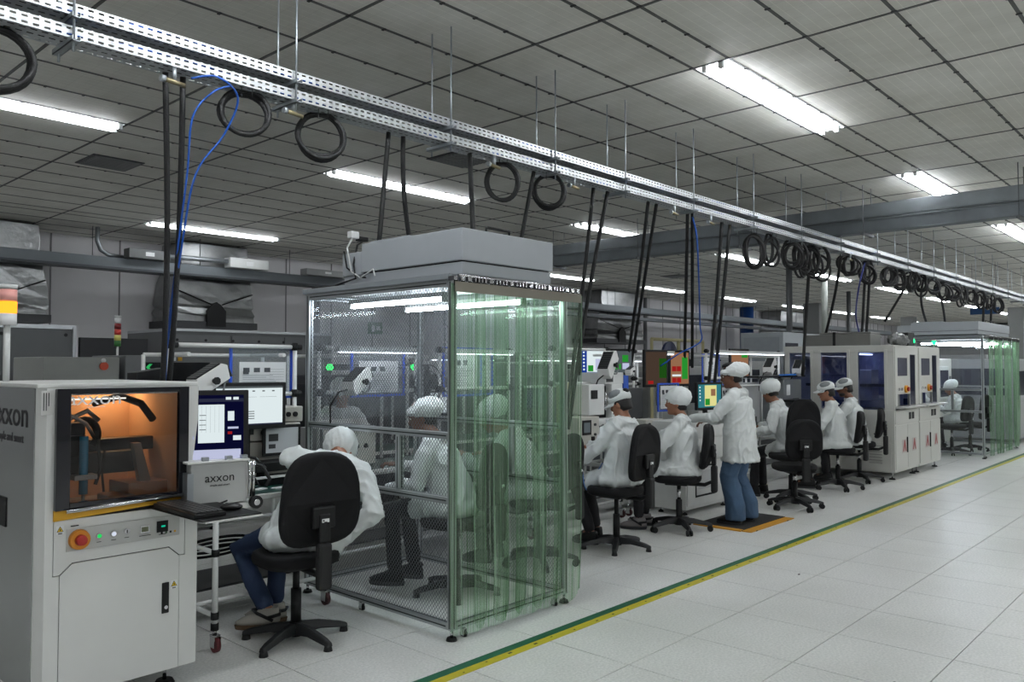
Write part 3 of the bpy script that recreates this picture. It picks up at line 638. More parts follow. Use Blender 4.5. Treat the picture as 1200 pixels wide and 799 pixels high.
def doc_holder(label, loc, rz, w_, h, sheet=(.15, .1, .95, .8), seed=1, leg=0):
    t = thing('document_holder', label, 'document holder', loc, rz)
    G().box(-w_ / 2, w_ / 2, .002, .006, -h / 2, h / 2).build('backing', film('clear_pocket', (.8, .85, .88), (.6, .66, .7), .05, .15, .1), t)
    g = G(); e = .018
    g.box(-w_ / 2 - e, w_ / 2 + e, -.004, .01, h / 2, h / 2 + e); g.box(-w_ / 2 - e, w_ / 2 + e, -.004, .01, -h / 2 - e, -h / 2); g.box(-w_ / 2 - e, -w_ / 2, -.004, .01, -h / 2, h / 2); g.box(w_ / 2, w_ / 2 + e, -.004, .01, -h / 2, h / 2)
    g.build('frame', mat((32, 82, 205), .45), t)
    rr = random.Random(seed); x0, z0, x1, z1 = [(a_ - .5) * b_ for a_, b_ in zip(sheet, (w_, h, w_, h))]
    it = [(x0, z0, x1, z1, PAPER)]; INK = mat((70, 74, 78), .7); LI = mat((160, 164, 168), .7); sw, sh = x1 - x0, z1 - z0
    for k in range(3):
        a_ = x0 + sw * (.08 + .22 * k); it.append((a_, z1 - sh * .32, a_ + sw * .13, z1 - sh * .18, INK))
    for k in range(9): it.append((x0 + sw * .06, z0 + sh * (.06 + .065 * k), x0 + sw * rr.uniform(.4, .9), z0 + sh * (.075 + .065 * k), LI))
    for k in range(5): it.append((x0 + sw * (.62), z0 + sh * (.45 + .08 * k), x0 + sw * .94, z0 + sh * (.455 + .08 * k), INK))
    it.append((x0 + sw * .06, z0 + sh * .62, x0 + sw * .18, z0 + sh * .72, INK))
    flat('sheet', t, it, .001)
    if leg:
        for x in (-w_ / 2, w_ / 2): box('stand_leg', PIPE, t, (x - .008, .008, -leg), (x + .008, .022, h / 2))
    return t
def ionizer(label, loc, rz, pitch=.5, s=1.0, cable=True):
    t = thing('ionizing_blower', label, 'blower', loc, 0); t.rotation_euler = (0, -pitch, rz); t.scale = (s, s, s)
    g = G().prism([(-.12, -.055), (.11, -.055), (.13, .03), (.1, .055), (-.1, .055), (-.13, .0)], 1, -.055, .055); g.build('casing', mat((222, 222, 220), .4), t, .006)
    G().box(-.1, .09, -.045, .045, .055, .062).build('grille', BLACK, t)
    g = G()
    for k in range(8): g.box(-.095 + .024 * k, -.085 + .024 * k, -.042, .042, .062, .065)
    g.build('grille_bars', DKG, t)
    g = G(); g.cyl((.0, -.055, -.01), (.0, -.075, -.01), .016, n=12); g.cyl((0, -.075, -.01), (0, -.088, -.01), .024, n=8); g.build('knob', BLACK, t)
    g = G(); g.tube([(-.06, -.06, -.055), (-.03, -.06, -.09), (.03, -.06, -.09), (.06, -.06, -.055)], .006, 6); g.build('bracket', STEELG, t)
    g = G().box(.126, .134, -.05, .05, -.05, .02); g.build('outlet', DKG, t)
    if cable: G().tube([(-.12, 0, 0), (-.2, .02, .03), (-.3, .05, -.02), (-.33, .08, -.15)], .006, 6).build('cable', BLACK, t)
    return t
def feet(parent, pts, z=.1, r=.035):
    for x, y in pts:
        f = G().cyl((x, y, .018), (x, y, z), .01, n=8).build('levelling_foot', CHROME, parent)
        G().cyl((x, y, 0), (x, y, .018), r, r * .8, 16).build('foot_pad', BLACK, f)
def tower(label, loc, h, stack, lit=None):
    t = thing('signal_tower', label, 'signal light', loc); G().cyl((0, 0, 0), (0, 0, h), .012, n=8).build('pole', WHITE, t); z = h
    for i, c in enumerate(stack):
        m = emis(c, 2.2) if lit == i else mat(c, .3)
        G().cyl((0, 0, z), (0, 0, z + .055), .032, n=14).build('lamp_segment', m, t); z += .058
    G().cyl((0, 0, z), (0, 0, z + .02), .033, n=14).build('cap', WHITE, t); return t
# ---- clean booth
CURT = film('pvc_strip', (.95, .985, .95), (.46, .7, .48), .03, .13, .1, None, (.66, .88, .66), True)
FILM = film('esd_film', (.96, .97, .98), (.88, .9, .92), .022, .004, .06, (.026, .0046, (108, 112, 116)))
def booth(label, x0, x1, y0, y1, H=2.11, kind='near', gridfilm=True):
    t = thing('clean_booth', label, 'clean booth', (x0, y0, 0)); w_ = x1 - x0; d = y1 - y0; p = .04; FP = mat((176, 190, 176), .35, .6) if kind == 'near' else ALU
    def bar(a_, b_, nm='profile', m=ALU, gr=True):
        g = G(); g.box(a_[0], b_[0], a_[1], b_[1], a_[2], b_[2]); o = g.build(nm, m, t, .003); 
        # grooves
        sz = [b_[i] - a_[i] for i in range(3)]; L_ = sz.index(max(sz)); g = G(); 
        for ax in range(3):
            if ax == L_: continue
            ot = [i for i in range(3) if i not in (ax, L_)][0]; c = (a_[ot] + b_[ot]) / 2
            for side in (a_[ax] - .0006, b_[ax] + .0006):
                lo = [0] * 3; hi = [0] * 3; lo[L_] = a_[L_] + .01; hi[L_] = b_[L_] - .01; lo[ot] = c - .004; hi[ot] = c + .004; lo[ax] = side - .0004; hi[ax] = side + .0004; g.box(lo[0], hi[0], lo[1], hi[1], lo[2], hi[2])
        g.build('groove', mat((60, 64, 64), .5, .5), o); return o
    for x in (0, w_ - p):
        for y in (0, d - p): bar((x, y, .06), (x + p, y + p, H), 'post')
    for z in (H - p, .06, 1.17, .79):
        for x in (0, w_ - p): bar((x, p, z), (x + p, d - p, z + p), 'side_rail')
    for z in (H - p, .06):
        for y in (0, d - p):
            bar((p, y, z), (w_ - p, y + p, z + p), 'cross_rail')
    for x in (0, w_ - p): bar((x, .48, .83), (x + p, .52, 1.17), 'mullion')
    bar((0, .02, H), (w_, .05, H + .02), 'top_trim'); box('top_lip', mat((150, 156, 160), .4, .4), t, (-.03, 0, H - .0), (.0, d, H + .035), .004)
    if kind == 'far': bar((w_ / 2, 0, .06), (w_ / 2 + p, p, H), 'post')
    fm = FILM if gridfilm else film('clear_film', (.94, .95, .97), (.75, .78, .82), .06, .03, .05)
    for x in (.018, w_ - .022):
        for (za, zb_) in ((.1, .79), (.83, 1.17), (1.21, H - p)): G().add([(x, p, za), (x, d - p, za), (x, d - p, zb_), (x, p, zb_)], [(0, 1, 2, 3)]).build('film_panel', fm, t)
    G().add([(p, d - .02, 1.21), (w_ - p, d - .02, 1.21), (w_ - p, d - .02, H - p), (p, d - .02, H - p)], [(0, 1, 2, 3)]).build('film_panel', fm, t)
    # roof plate around the fan unit
    box('roof_plate', mat((150, 154, 156), .5), t, (.04, .04, H - .005), (w_ - .04, d - .04, H + .01))
    # feet and casters
    feet(t, [(.02, .02), (w_ - .02, .02), (.02, d - .02), (w_ - .02, d - .02)], .06, .034)
    for x, y in ((.12, .03), (w_ - .12, .03), (.03, .9), (.1, d - .08), (w_ - .1, d - .08)): caster(t, x, y, -.01, .6, BLACK)
    # curtain on the aisle side: rail, hooks, ribbed strips
    g = G(); g.cyl((-.0, -.05, H + .02), (w_ + .05, -.05, H + .02), .01, n=8); g.build('curtain_rod', CHROME, t)
    if kind == 'near': box('clamp_strip', mat((120, 116, 104), .4, .5), t, (-.06, -.09, H - .08), (w_ + .04, -.085, H - .02), .002)
    n = 6 if kind == 'near' else 7; sw = (w_ + .02) / n * 1.55; gaps = [(1.0)] * n
    for k in range(n):
        xc = -.075 + sw / 2 + (w_ + .12 - sw) * k / (n - 1); rr = random.Random(k + int(x0 * 3)); pitch_ = .016; m_ = int(sw / pitch_); nz = 16
        if kind == 'far' : sw_ = sw * .52; m_ = int(sw_ / pitch_)
        else: sw_ = sw
        zlo = .035 + rr.uniform(0, .03); rs = []; ph = rr.uniform(0, 6)
        vs = []; fs = []; nx = m_ * 2 + 1
        for j in range(nz + 1):
            z = H - .03 - (H - .03 - zlo) * j / nz
            for i in range(nx):
                u_ = i / (nx - 1) - .5; x = xc + u_ * sw_ * (1 - .05 * sin(j / nz * 3 + ph)); lowr = max(0, (j - nz + 1)) * (abs(u_) * 2) ** 6 * .06
                y = -.068 - .014 * (k % 2) + .012 * sin(u_ * 7 + ph + j * .05) * (j / nz) + ((.007 if k % 3 else .0045) if i % 2 else 0) + (.008 * sin(j * .6 + ph) * (j / nz))
                vs.append((x, y, z + lowr))
        for j in range(nz):
            for i in range(nx - 1): fs.append((j * nx + i, j * nx + i + 1, (j + 1) * nx + i + 1, (j + 1) * nx + i))
        st = G().add(vs, fs).build('curtain_strip', CURT, t)
        # thick green edges of the strip
        for sd in (0, nx - 1):
            G().tube([vs[j * nx + sd] for j in range(nz + 1)], .0032, 5).build('strip_edge', film('strip_edge', (.55, .72, .56), (.3, .5, .34), .1, .3, .15, None, (.5, .68, .5)) if (sd == 0 and k == 0 and 'EDGE' not in globals()) else EDGE, st)
        for q in range(5):
            hx = xc - sw_ / 2 + sw_ * (q + .5) / 5
            hk = box('hook', BLACK, st, (hx - .01, -.084, H - .045), (hx + .012, -.074, H - .012)); box('hook_plate', CHROME, hk, (hx - .014, -.08, H - .012), (hx + .014, -.03, H + .012))
    return t
EDGE = film('strip_edge', (.55, .72, .56), (.3, .5, .34), .1, .3, .15, None, (.5, .68, .5))
def booth_lamp(label, loc, L_, rz=pi / 2):
    t = thing('booth_lamp', label, 'lamp', loc, rz); box('housing', WHITE, t, (-L_ / 2, -.02, .015), (L_ / 2, .02, .045)); G().cyl((-L_ / 2 + .02, 0, 0), (L_ / 2 - .02, 0, 0), .015, n=8).build('tube', emis((235, 246, 255), BOOTH_TUBE), t)
    g = G(); g.box(-L_ / 2, -L_ / 2 + .02, -.02, .02, -.018, .02); g.box(L_ / 2 - .02, L_ / 2, -.02, .02, -.018, .02); g.build('end_cap', WHITE, t); return t
def fan_unit(label, x0, x1, y0, y1, z0, h):
    t = thing('fan_filter_unit', label, 'fan unit', (x0, y0, z0)); w_ = x1 - x0; d = y1 - y0; FG = mat((168, 173, 178), .5, var=.03)
    box('filter_frame', FG, t, (.01, .01, 0), (w_ - .01, d - .01, h * .27), .004); box('seam', BLACK, t, (.02, .02, h * .27), (w_ - .02, d - .02, h * .3)); box('housing', FG, t, (0, 0, h * .3), (w_, d * .82, h), .006)
    box('housing', FG, t, (0, d * .82, h * .25), (w_, d, h * .82), .005)
    box('cover_lid', FG, t, (.05, d * .45, h), (w_ - .05, d * .8, h + .02), .004)
    g = G(); g.tube([(w_ * .3, .05, h), (w_ * .3, .05, h + .035), (w_ * .55, .05, h + .035), (w_ * .55, .05, h)], .009, 6); g.build('handle', BLACK, t); return t
# ================================================================== people
SKIN = mat((150, 104, 80), .5, var=.06, bump=.05); SKIN2 = mat((112, 74, 54), .5, var=.06, bump=.05)
COAT = mat((214, 218, 217), .62, var=.03, scale=6, bump=.7, bscale=11, stretch=(1, 1, .45)); CAPM = mat((222, 226, 225), .7, var=.03, bump=.3, bscale=30)
HAIR = mat((18, 15, 14), .55, bump=.3, bscale=80); JEANS = mat((62, 88, 116), .8, var=.12, scale=18, bump=.2, bscale=70); DJEANS = mat((28, 46, 76), .8, var=.1, scale=18, bump=.2, bscale=70); DARKT = mat((20, 20, 23), .85)
MESHG = mat((130, 134, 136), .8)
def remesh(g, vox, smooth=4, fold=0.0, seed=0, extra=None, freq=6):
    me = bpy.data.meshes.new('t'); me.from_pydata([tuple(v) for v in g.v], [], g.f); o = bpy.data.objects.new('t', me); C.objects.link(o)
    r = o.modifiers.new('r', 'REMESH'); r.mode = 'VOXEL'; r.voxel_size = vox; s_ = o.modifiers.new('s', 'SMOOTH'); s_.factor = .5; s_.iterations = smooth
    dg = bpy.context.evaluated_depsgraph_get(); out = bpy.data.meshes.new_from_object(o.evaluated_get(dg)); bpy.data.objects.remove(o); bpy.data.meshes.remove(me)
    if fold:
        nor = [v.normal.copy() for v in out.vertices]; sv = V((seed * 3.1, seed * 1.7, 0))
        for v, n_ in zip(out.vertices, nor):
            c = v.co; q = V((c.x * freq, c.y * freq, c.z * freq * .55)) + sv
            wp = V((noise.noise(q * .5), noise.noise(q * .5 + V((5, 5, 5))), noise.noise(q * .5 + V((9, 1, 4))))) * 1.6
            a_ = noise.noise(q + wp); b_ = noise.noise(q * 2.1 + wp * 2); r1 = max(0, 1 - abs(a_) * 4.5) ** 2; r2 = max(0, 1 - abs(b_) * 4) ** 2
            v.co = c + n_ * fold * (1.1 * r1 + .3 * r2 + .6 * noise.noise(c * 6 + sv) - .2)
    if extra:
        vs = [tuple(v.co) for v in out.vertices]; fs = [tuple(p.vertices) for p in out.polygons]; n_ = len(vs)
        vs += [tuple(v) for v in extra.v]; fs += [tuple(i + n_ for i in f) for f in extra.f]
        bpy.data.meshes.remove(out); out = bpy.data.meshes.new('t'); out.from_pydata(vs, [], fs)
    out.polygons.foreach_set('use_smooth', [True] * len(out.polygons)); out.update(); return out
def chain(g, pts, rad, side=None, n=14, flat0=False):
    """capsule-ended limb with elliptical sections; rad: r or (a,b) per point, a along `side`"""
    pts = [V(p) for p in pts]; m = len(pts); rs = []
    def fr(d):
        if side: x = (V(side) - d * V(side).dot(d)).normalized()
        else: x = d.orthogonal().normalized()
        return x, d.cross(x)
    ds = [(pts[min(i + 1, m - 1)] - pts[max(i - 1, 0)]).normalized() for i in range(m)]
    x0 = None
    def ring(p, d, r, sc):
        nonlocal x0
        if side: x, y = fr(d)
        else:
            x = d.orthogonal().normalized() if x0 is None else (x0 - d * x0.dot(d)).normalized(); x0 = x; y = d.cross(x)
        a_, b_ = (r, r) if not isinstance(r, tuple) else r
        return [p + x * cos(t) * a_ * sc + y * sin(t) * b_ * sc for t in [2 * pi * k / n for k in range(n)]]
    mn = lambda r: min(r) if isinstance(r, tuple) else r
    for q in (() if flat0 else (.95, .75, .4)): rs.append(ring(pts[0] - ds[0] * mn(rad[0]) * q, ds[0], rad[0], math.sqrt(1 - q * q)))
    for p, d, r in zip(pts, ds, rad): rs.append(ring(p, d, r, 1))
    for q in (.4, .75, .95): rs.append(ring(pts[-1] + ds[-1] * mn(rad[-1]) * q, ds[-1], rad[-1], math.sqrt(1 - q * q)))
    return g.rings(rs)
def ik(a_, c, l1, l2, pole):
    a_, c, pole = V(a_), V(c), V(pole); d = c - a_; L_ = min(d.length, (l1 + l2) * .999); c = a_ + d.normalized() * L_; d = c - a_
    x = (l1 * l1 - l2 * l2 + L_ * L_) / (2 * L_); h = math.sqrt(max(l1 * l1 - x * x, 0)); u_ = d.normalized(); pp = (pole - a_); pp = (pp - u_ * pp.dot(u_)).normalized()
    return a_ + u_ * x + pp * h, c
def person(label, loc, rz, P):
    t = thing('person', label, 'person', (loc[0], loc[1], 0), rz)
    p = V(P.get('pel', (0, 0, .62))); nk = V(P.get('neck', (0, .1, 1.13))); hd = V(P.get('head', (0, .16, 1.27))); stand = P.get('stand'); seed = P.get('seed', 1); skin = P.get('skin', SKIN)
    up = (nk - p).normalized(); sd = V(P.get('side', (1, 0, 0))); sd = (sd - up * sd.dot(up)).normalized(); fwd = up.cross(sd); 
    sc = P.get('bulk', 1.0)
    shc = nk - up * .055; SH = {1: shc + sd * .165 * sc, -1: shc - sd * .165 * sc}; HP = {1: p + sd * .09, -1: p - sd * .09}
    if stand: HP = {1: p + V((.09, 0, 0)), -1: p + V((-.09, 0, 0))}
    arms = {}; legs = {}
    for k, s_ in (('R', 1), ('L', -1)):
        h_ = V(P.get('hand' + k, (.16 * s_, .42, .86)))
        if 'elb' + k in P: e = V(P['elb' + k])
        else: e, h_ = ik(SH[s_], h_, .285, .255, P.get('pole' + k, (s_ * .5, -.1, .6)))
        arms[s_] = (SH[s_], e, h_)
        f = V(P.get('foot' + k, (.12 * s_, .38, .1))); kn, f = ik(HP[s_], f, .44 if not stand else .40, .43 if not stand else .385, P.get('knee' + k, (s_ * .16, .9, 1.2) if not stand else (s_ * .1, 1.5, .5))); legs[s_] = (HP[s_], kn, f)
    # --- the body itself
    g = G(); chain(g, [p, p.lerp(nk, .35), p.lerp(nk, .7), shc], [(.14, .1), (.12, .09), (.125, .085), (.1, .04)], sd)
    chain(g, [nk - up * .06, nk, hd - V((0, 0, .05))], [.062, .055, .052])
    yaw, pit, rol = P.get('hrot', (0, 0, 0)); HM = Matrix.Translation(hd) @ Matrix.Rotation(yaw, 4, 'Z') @ Matrix.Rotation(pit, 4, 'X') @ Matrix.Rotation(rol, 4, 'Y')
    hg = G(); hg.T = HM
    hg.rings([[(a_ * cos(q), yy + b_ * sin(q), z) for q in [2 * pi * k / 16 for k in range(16)]] for z, a_, b_, yy in
              ((-.118, .02, .03, .045), (-.108, .038, .05, .035), (-.085, .052, .068, .022), (-.05, .062, .082, .008), (-.01, .07, .09, 0), (.03, .074, .094, -.004), (.07, .068, .088, -.006), (.1, .05, .066, -.008), (.118, .022, .03, -.008))])
    hg.sph((0, .078, -.098), (.022, .016, .016), 8, 6); hg.sph((0, .097, -.022), (.013, .02, .022), 8, 6); hg.sph((0, .092, .0), (.009, .012, .03), 8, 6)
    hg.sph((0, .082, -.062), (.024, .014, .012), 8, 6); hg.sph((0, .083, .03), (.045, .014, .01), 8, 6)
    for s_ in (1, -1): hg.sph((.073 * s_, -.008, -.012), (.011, .02, .032), 8, 6)
    g.rings([], True) if False else None
    n0 = len(g.v); g.v += hg.v; g.f += [tuple(i + n0 for i in f) for f in hg.f]; g.mi += hg.mi; g.sm += hg.sm
    ex = G()
    for s_ in (1, -1):
        a_, e, h_ = arms[s_]; chain(g, [a_ - up * .02 - sd * s_ * .03, e, h_], [.034, .034, .027])
        d = (h_ - e).normalized(); 
        if 'hd' + ('R' if s_ > 0 else 'L') in P: d = V(P['hd' + ('R' if s_ > 0 else 'L')]).normalized()
        lat = d.cross(V((0, 0, 1))); lat = lat.normalized() if lat.length > .2 else V((1, 0, 0)); nrm = lat.cross(d)
        pc = h_ + d * .05; chain(g, [h_, pc, h_ + d * .085], [(.026, .018), (.038, .015), (.036, .013)], lat)
        dn = -nrm if nrm.z > 0 else nrm
        for i in range(4):
            b_ = h_ + d * .085 + lat * (.027 - .018 * i); L_ = (.062, .072, .068, .054)[i]
            ex.tube([b_ - d * .015, b_ + d * L_ * .4 + dn * .006, b_ + d * L_ * .75 + dn * .024, b_ + d * L_ * .88 + dn * .045], [.0095, .009, .008, .006], 8)
        ts = -s_; b_ = h_ + d * .03 + lat * .03 * (1 if s_ < 0 else -1)
        tl = lat * (1 if s_ < 0 else -1); ex.tube([b_, b_ + d * .03 + tl * .022, b_ + d * .058 + tl * .03 + dn * .012], [.012, .0105, .008], 8)
        hp, kn, f = legs[s_]; chain(g, [hp, kn, f], [.075, .052, .036]); chain(g, [f, f + V((0, .06, -.04)), f + V((0, .12, -.05))], [.036, .034, .026])
    obj('body', None, t) if False else None
    me = remesh(g, P.get('vox', .009), 2, 0, 0, ex); me.materials.append(skin); obj('body', me, t)
    # --- eyes, brows, lips
    for s_ in (1, -1):
        e = G(); e.T = HM; e.sph((.03 * s_, .079, .008), (.013, .009, .0075), 10, 6); eo = e.build('eye', mat((225, 222, 215), .25), t); e = G(); e.T = HM; e.sph((.03 * s_, .0855, .008), (.006, .004, .006), 8, 6); e.build('iris', BLACK, eo)
        e = G(); e.T = HM; e.tube([(.012 * s_, .092, .028), (.03 * s_, .092, .033), (.05 * s_, .078, .028)], .0035, 5); e.build('eyebrow', HAIR, t)
    e = G(); e.T = HM; e.sph((0, .094, -.064), (.021, .006, .006), 10, 6); e.build('lips', mat((130, 70, 62), .5), t)
    # --- coat
    c = G(); W_ = P.get('w', 1.0)
    if stand:
        chain(c, [p + V((0, 0, -.235)), p + V((0, 0, -.15)), p + V((0, 0, -.02)), p.lerp(nk, .4), p.lerp(nk, .75), shc - up * .03], [(.205 * W_, .175), (.2 * W_, .165), (.192 * W_, .155), (.178 * W_, .14), (.185 * W_, .13), (.14, .07)], sd, 20, True)
    else:
        chain(c, [p - up * .0 + V((0, .0, -.02)), p.lerp(nk, .3), p.lerp(nk, .7), shc - up * .03], [(.195 * W_, .155), (.178 * W_, .145), (.182 * W_, .13), (.135, .07)], sd, 20)
        c.sph(p + V((0, .02, -.035)), (.215 * W_, .2, .1), 18, 10)
        for s_ in (1, -1): hp, kn, f = legs[s_]; chain(c, [hp, hp.lerp(kn, P.get('drape', .55))], [(.11, .1), (.105, .085)], (1, 0, 0))
        hp, kn, f = legs[1]; hl, kl, fl = legs[-1]; mid = (hp + hl) / 2; chain(c, [mid, ((hp.lerp(kn, .5)) + (hl.lerp(kl, .5))) / 2], [(.14, .07), (.13, .05)], (1, 0, 0))
    for s_ in (1, -1):
        a_, e, h_ = arms[s_]; e2 = e + (e - (a_ + h_) / 2).normalized() * .004
        chain(c, [a_ - sd * s_ * .035 - up * .012, a_.lerp(e, .25), a_.lerp(e, .6), e2, e.lerp(h_, .5), e.lerp(h_, .93)], [.064, .066, .063, .058, .053, .045])
        chain(c, [nk - up * .045, a_ - sd * s_ * .02 + up * .008], [.07, .055])
    me = remesh(c, P.get('cvox', .011), 5, 1.25 * P.get('fold', .012), seed); me.materials.append(COAT); co = obj('coat', me, t)
    # collar
    b_ = Matrix.Translation(nk - up * .035); dirh = (hd - nk).normalized()
    g = G(); x = sd; y = up.cross(sd)
    rs = []
    for hgt, r_ in ((-.01, .098), (.02, .082), (.045, .074), (.048, .07), (.02, .066), (-.01, .08)): rs.append([nk - up * .03 + dirh * hgt + x * cos(q) * r_ + y * sin(q) * r_ * .95 for q in [2 * pi * k / 20 for k in range(20)]])
    g.rings(rs, False); g.build('collar', COAT, co)
    for s_ in (1, -1):
        a_, e, h_ = arms[s_]; g = G(); chain(g, [e.lerp(h_, .9), e.lerp(h_, .97)], [.043, .034]); g.build('cuff', COAT, co)
    if P.get('seam', 1):
        pass
    # --- trousers
    tr = G()
    for s_ in (1, -1):
        hp, kn, f = legs[s_]
        if stand: chain(tr, [f + V((0, -.01, -.045)), f + V((0, -.01, .1)), kn, hp], [P.get('hem', .085), P.get('hem', .085), .09, .11], None, 14, True)
        else: chain(tr, [hp, kn, kn.lerp(f, .88)], [.095, .072, P.get('hem', .054)])
    me = remesh(tr, .012, 3, .006, seed + 5); me.materials.append(P.get('trouser', DARKT)); obj('trousers', me, t)
    # --- shoes
    for k, s_ in (('R', 1), ('L', -1)):
        f = legs[s_][2]; T_ = Matrix.Translation(f) @ Matrix.Rotation(P.get('shoeyaw', 0) + s_ * -.12, 4, 'Z') @ Matrix.Rotation(P.get('shoepitch', 0), 4, 'X')
        g = G(); g.T = T_; g.rings([[(a_ * cos(q), yy + b_ * sin(q), z) for q in [2 * pi * i / 16 for i in range(16)]] for z, a_, b_, yy in ((-.072, .04, .125, .055), (-.05, .045, .13, .055), (-.03, .042, .11, .04), (.0, .038, .065, .0), (.02, .036, .05, -.01))])
        so = g.build('shoe', P.get('shoe', BLACK), t); g = G(); g.T = T_; g.rings([[(a_ * cos(q), .055 + b_ * sin(q), z) for q in [2 * pi * i / 16 for i in range(16)]] for z, a_, b_ in ((-.095, .04, .128), (-.068, .046, .134))], True, False); g.build('sole', P.get('sole', DKG), so)
        if P.get('strap'): g = G(); g.T = T_; g.tube([(.046, -.03, -.05), (.04, .06, .0), (0, .085, .012), (-.04, .06, .0), (-.046, -.03, -.05)], .01, 6); g.tube([(.046, .0, -.03), (.03, -.07, -.02), (-.03, -.07, -.02), (-.046, 0, -.03)], .01, 6); g.build('heel_strap', BLACK, so)
    # --- headwear and hair
    hat = P.get('hat', 'round')
    def loc_g():
        q = G(); q.T = HM; return q
    if P.get('hair', 1):
        g = loc_g(); g.rings([[(a_ * cos(q), yy + b_ * sin(q), z) for q in [2 * pi * k / 18 for k in range(18)]] for z, a_, b_, yy in ((-.075, .055, .045, -.05), (-.04, .072, .068, -.032), (.0, .08, .085, -.02), (.04, .083, .095, -.01), (.08, .074, .088, -.01), (.115, .03, .035, -.01))])
        g.build('hair', HAIR, t)
    if hat == 'round':
        g = loc_g(); ys, zs_, R_ = P.get('puff', (-.045, .05, (.118, .135, .1))); g.sph((0, ys, zs_), R_, 22, 14); g.sph((0, .0, .05), (.09, .108, .05), 20, 10); me = remesh(g, .009, 2, .006, seed + 9, freq=16); me.materials.append(CAPM); h_ = obj('cap', me, t)
        g = loc_g(); g.tube([(.089 * cos(q), -.01 + .108 * sin(q), .034 + .018 * sin(q)) for q in [2 * pi * k / 24 for k in range(24)]], .0075, 6, True); g.build('cap_band', CAPM, h_)
    elif hat == 'brim':
        g = loc_g(); g.sph((0, -.008, .058), (.09, .112, .078), 22, 12); g.rings([[(a_ * cos(q), -.008 + b_ * sin(q), z) for q in [2 * pi * k / 22 for k in range(22)]] for z, a_, b_ in ((.025, .088, .108), (.06, .091, .112), (.09, .084, .104))]); h_ = g.build('cap', CAPM, t)
        g = loc_g(); rs = []
        for q, rr in ((0, .105), (.5, .14), (1, .175)): rs.append([(.088 * sin(a_) * (1 - .15 * q), -.01 + rr * cos(a_) * (1 if abs(a_) < 1.2 else .9), .038 - .02 * q - .02 * abs(sin(a_))) for a_ in [-1.25 + 2.5 * k / 12 for k in range(13)]])
        top = rs; vs = [p_ for r_ in rs for p_ in r_] + [(x_, y_, z_ - .005) for r_ in rs for (x_, y_, z_) in r_]; fs = []
        for i in range(2):
            for k in range(12): a0 = i * 13 + k; fs += [(a0, a0 + 1, a0 + 14, a0 + 13), (a0 + 39, a0 + 52, a0 + 53, a0 + 40)]
        for k in range(12): fs.append((26 + k, 27 + k, 66 + k, 65 + k))
        g.add(vs, fs); g.build('brim', CAPM, h_)
        g = loc_g(); 
        for s_ in (1, -1): g.sph((.052 * s_, .0, .088), (.045, .07, .045), 12, 8)
        g.build('mesh_panel', MESHG, h_)
        if P.get('patch'): g = loc_g(); g.sph((-.01, -.088, .09), (.035, .035, .03), 10, 8); g.build('patch', BLACK, h_)
    if P.get('glasses'):
        g = loc_g()
        for s_ in (1, -1): g.tube([(.031 * s_ + .021 * cos(q), .1, .006 + .016 * sin(q)) for q in [2 * pi * k / 14 for k in range(14)]], .0022, 5, True); g.tube([(.052 * s_, .098, .01), (.074 * s_, .06, .012), (.078 * s_, -.01, .008)], .0022, 5)
        g.tube([(-.01, .101, .008), (.01, .101, .008)], .0022, 5); g.build('glasses', BLACK, t)
    if P.get('headband'):
        g = loc_g(); g.rings([[(a_ * cos(q), .0 + b_ * sin(q), z) for q in [2 * pi * k / 20 for k in range(20)]] for z, a_, b_ in ((.10, .06, .075), (.125, .055, .07), (.14, .02, .03))]); g.build('headband', BLACK, t)
    if P.get('beard'):
        g = loc_g(); g.sph((0, .045, -.075), (.058, .05, .042), 14, 8); g.build('beard', HAIR, t)
    if P.get('mask'):
        g = loc_g(); g.sph((0, .058, -.065), (.05, .046, .038), 14, 8); g.build('mask', PAPER, t)
    return t
# ================================================================== dispensing machine at the left
BODY = mat((214, 215, 212), .42, var=.02); SIDE = mat((160, 163, 162), .24, .85, var=.05)
mx0, mx1, my0, my1 = 1.225, 1.975, 4.0, 5.1
t = thing('dispensing_machine', 'big light grey dispensing machine with a dark window glowing orange at the left edge', 'machine', (mx0, my0, 0)); w_ = mx1 - mx0; d = my1 - my0; H = 1.5
g = G(); g.add([(0, .0, .1), (.06, 0, .1), (.06, .02, .1), (.0, .02, .1)], [])
# shell: hollow cabinet with an opening for the window
g = G(); g.box(0, .02, .05, d, .1, H); g.build('side_panel', SIDE, t)
g = G().prism([(0, .06), (.035, 0), (.07, 0), (.07, .06)], 2, .1, H); g.build('corner_post', BODY, t)
g = G().prism([(w_ - .07, .0), (w_ - .01, 0), (w_, .012), (w_, .06), (w_ - .07, .06)], 2, .1, H); g.build('corner_post', BODY, t)
box('side_panel', BODY, t, (w_ - .02, .06, .1), (w_, d, H)); box('back_panel', BODY, t, (.02, d - .02, .1), (w_ - .02, d, H)); box('top_panel', BODY, t, (0, .02, H), (w_, d, H + .02), .005)
box('bottom_panel', BODY, t, (.02, .02, .1), (w_ - .02, d - .02, .12)); 
WM = mat((200, 160, 125), .6); box('header', BODY, t, (.07, .02, H - .035), (w_ - .07, .05, H))
box('chamber_floor', mat((120, 116, 110), .4, .4), t, (.02, .1, .86), (w_ - .02, d - .02, .88)); box('chamber_lining', WM, t, (.4, .8, .88), (w_ - .02, .83, H)); box('chamber_lining', mat((52, 48, 46), .6), t, (.02, .78, .88), (.4, .82, H)); box('chamber_lining', mat((60, 56, 54), .6), t, (.02, .08, .88), (.03, .8, H)); box('chamber_lining', WM, t, (w_ - .03, .08, .88), (w_ - .02, d - .06, H))  # lining on the right has the orange lamp glow painted into its colour
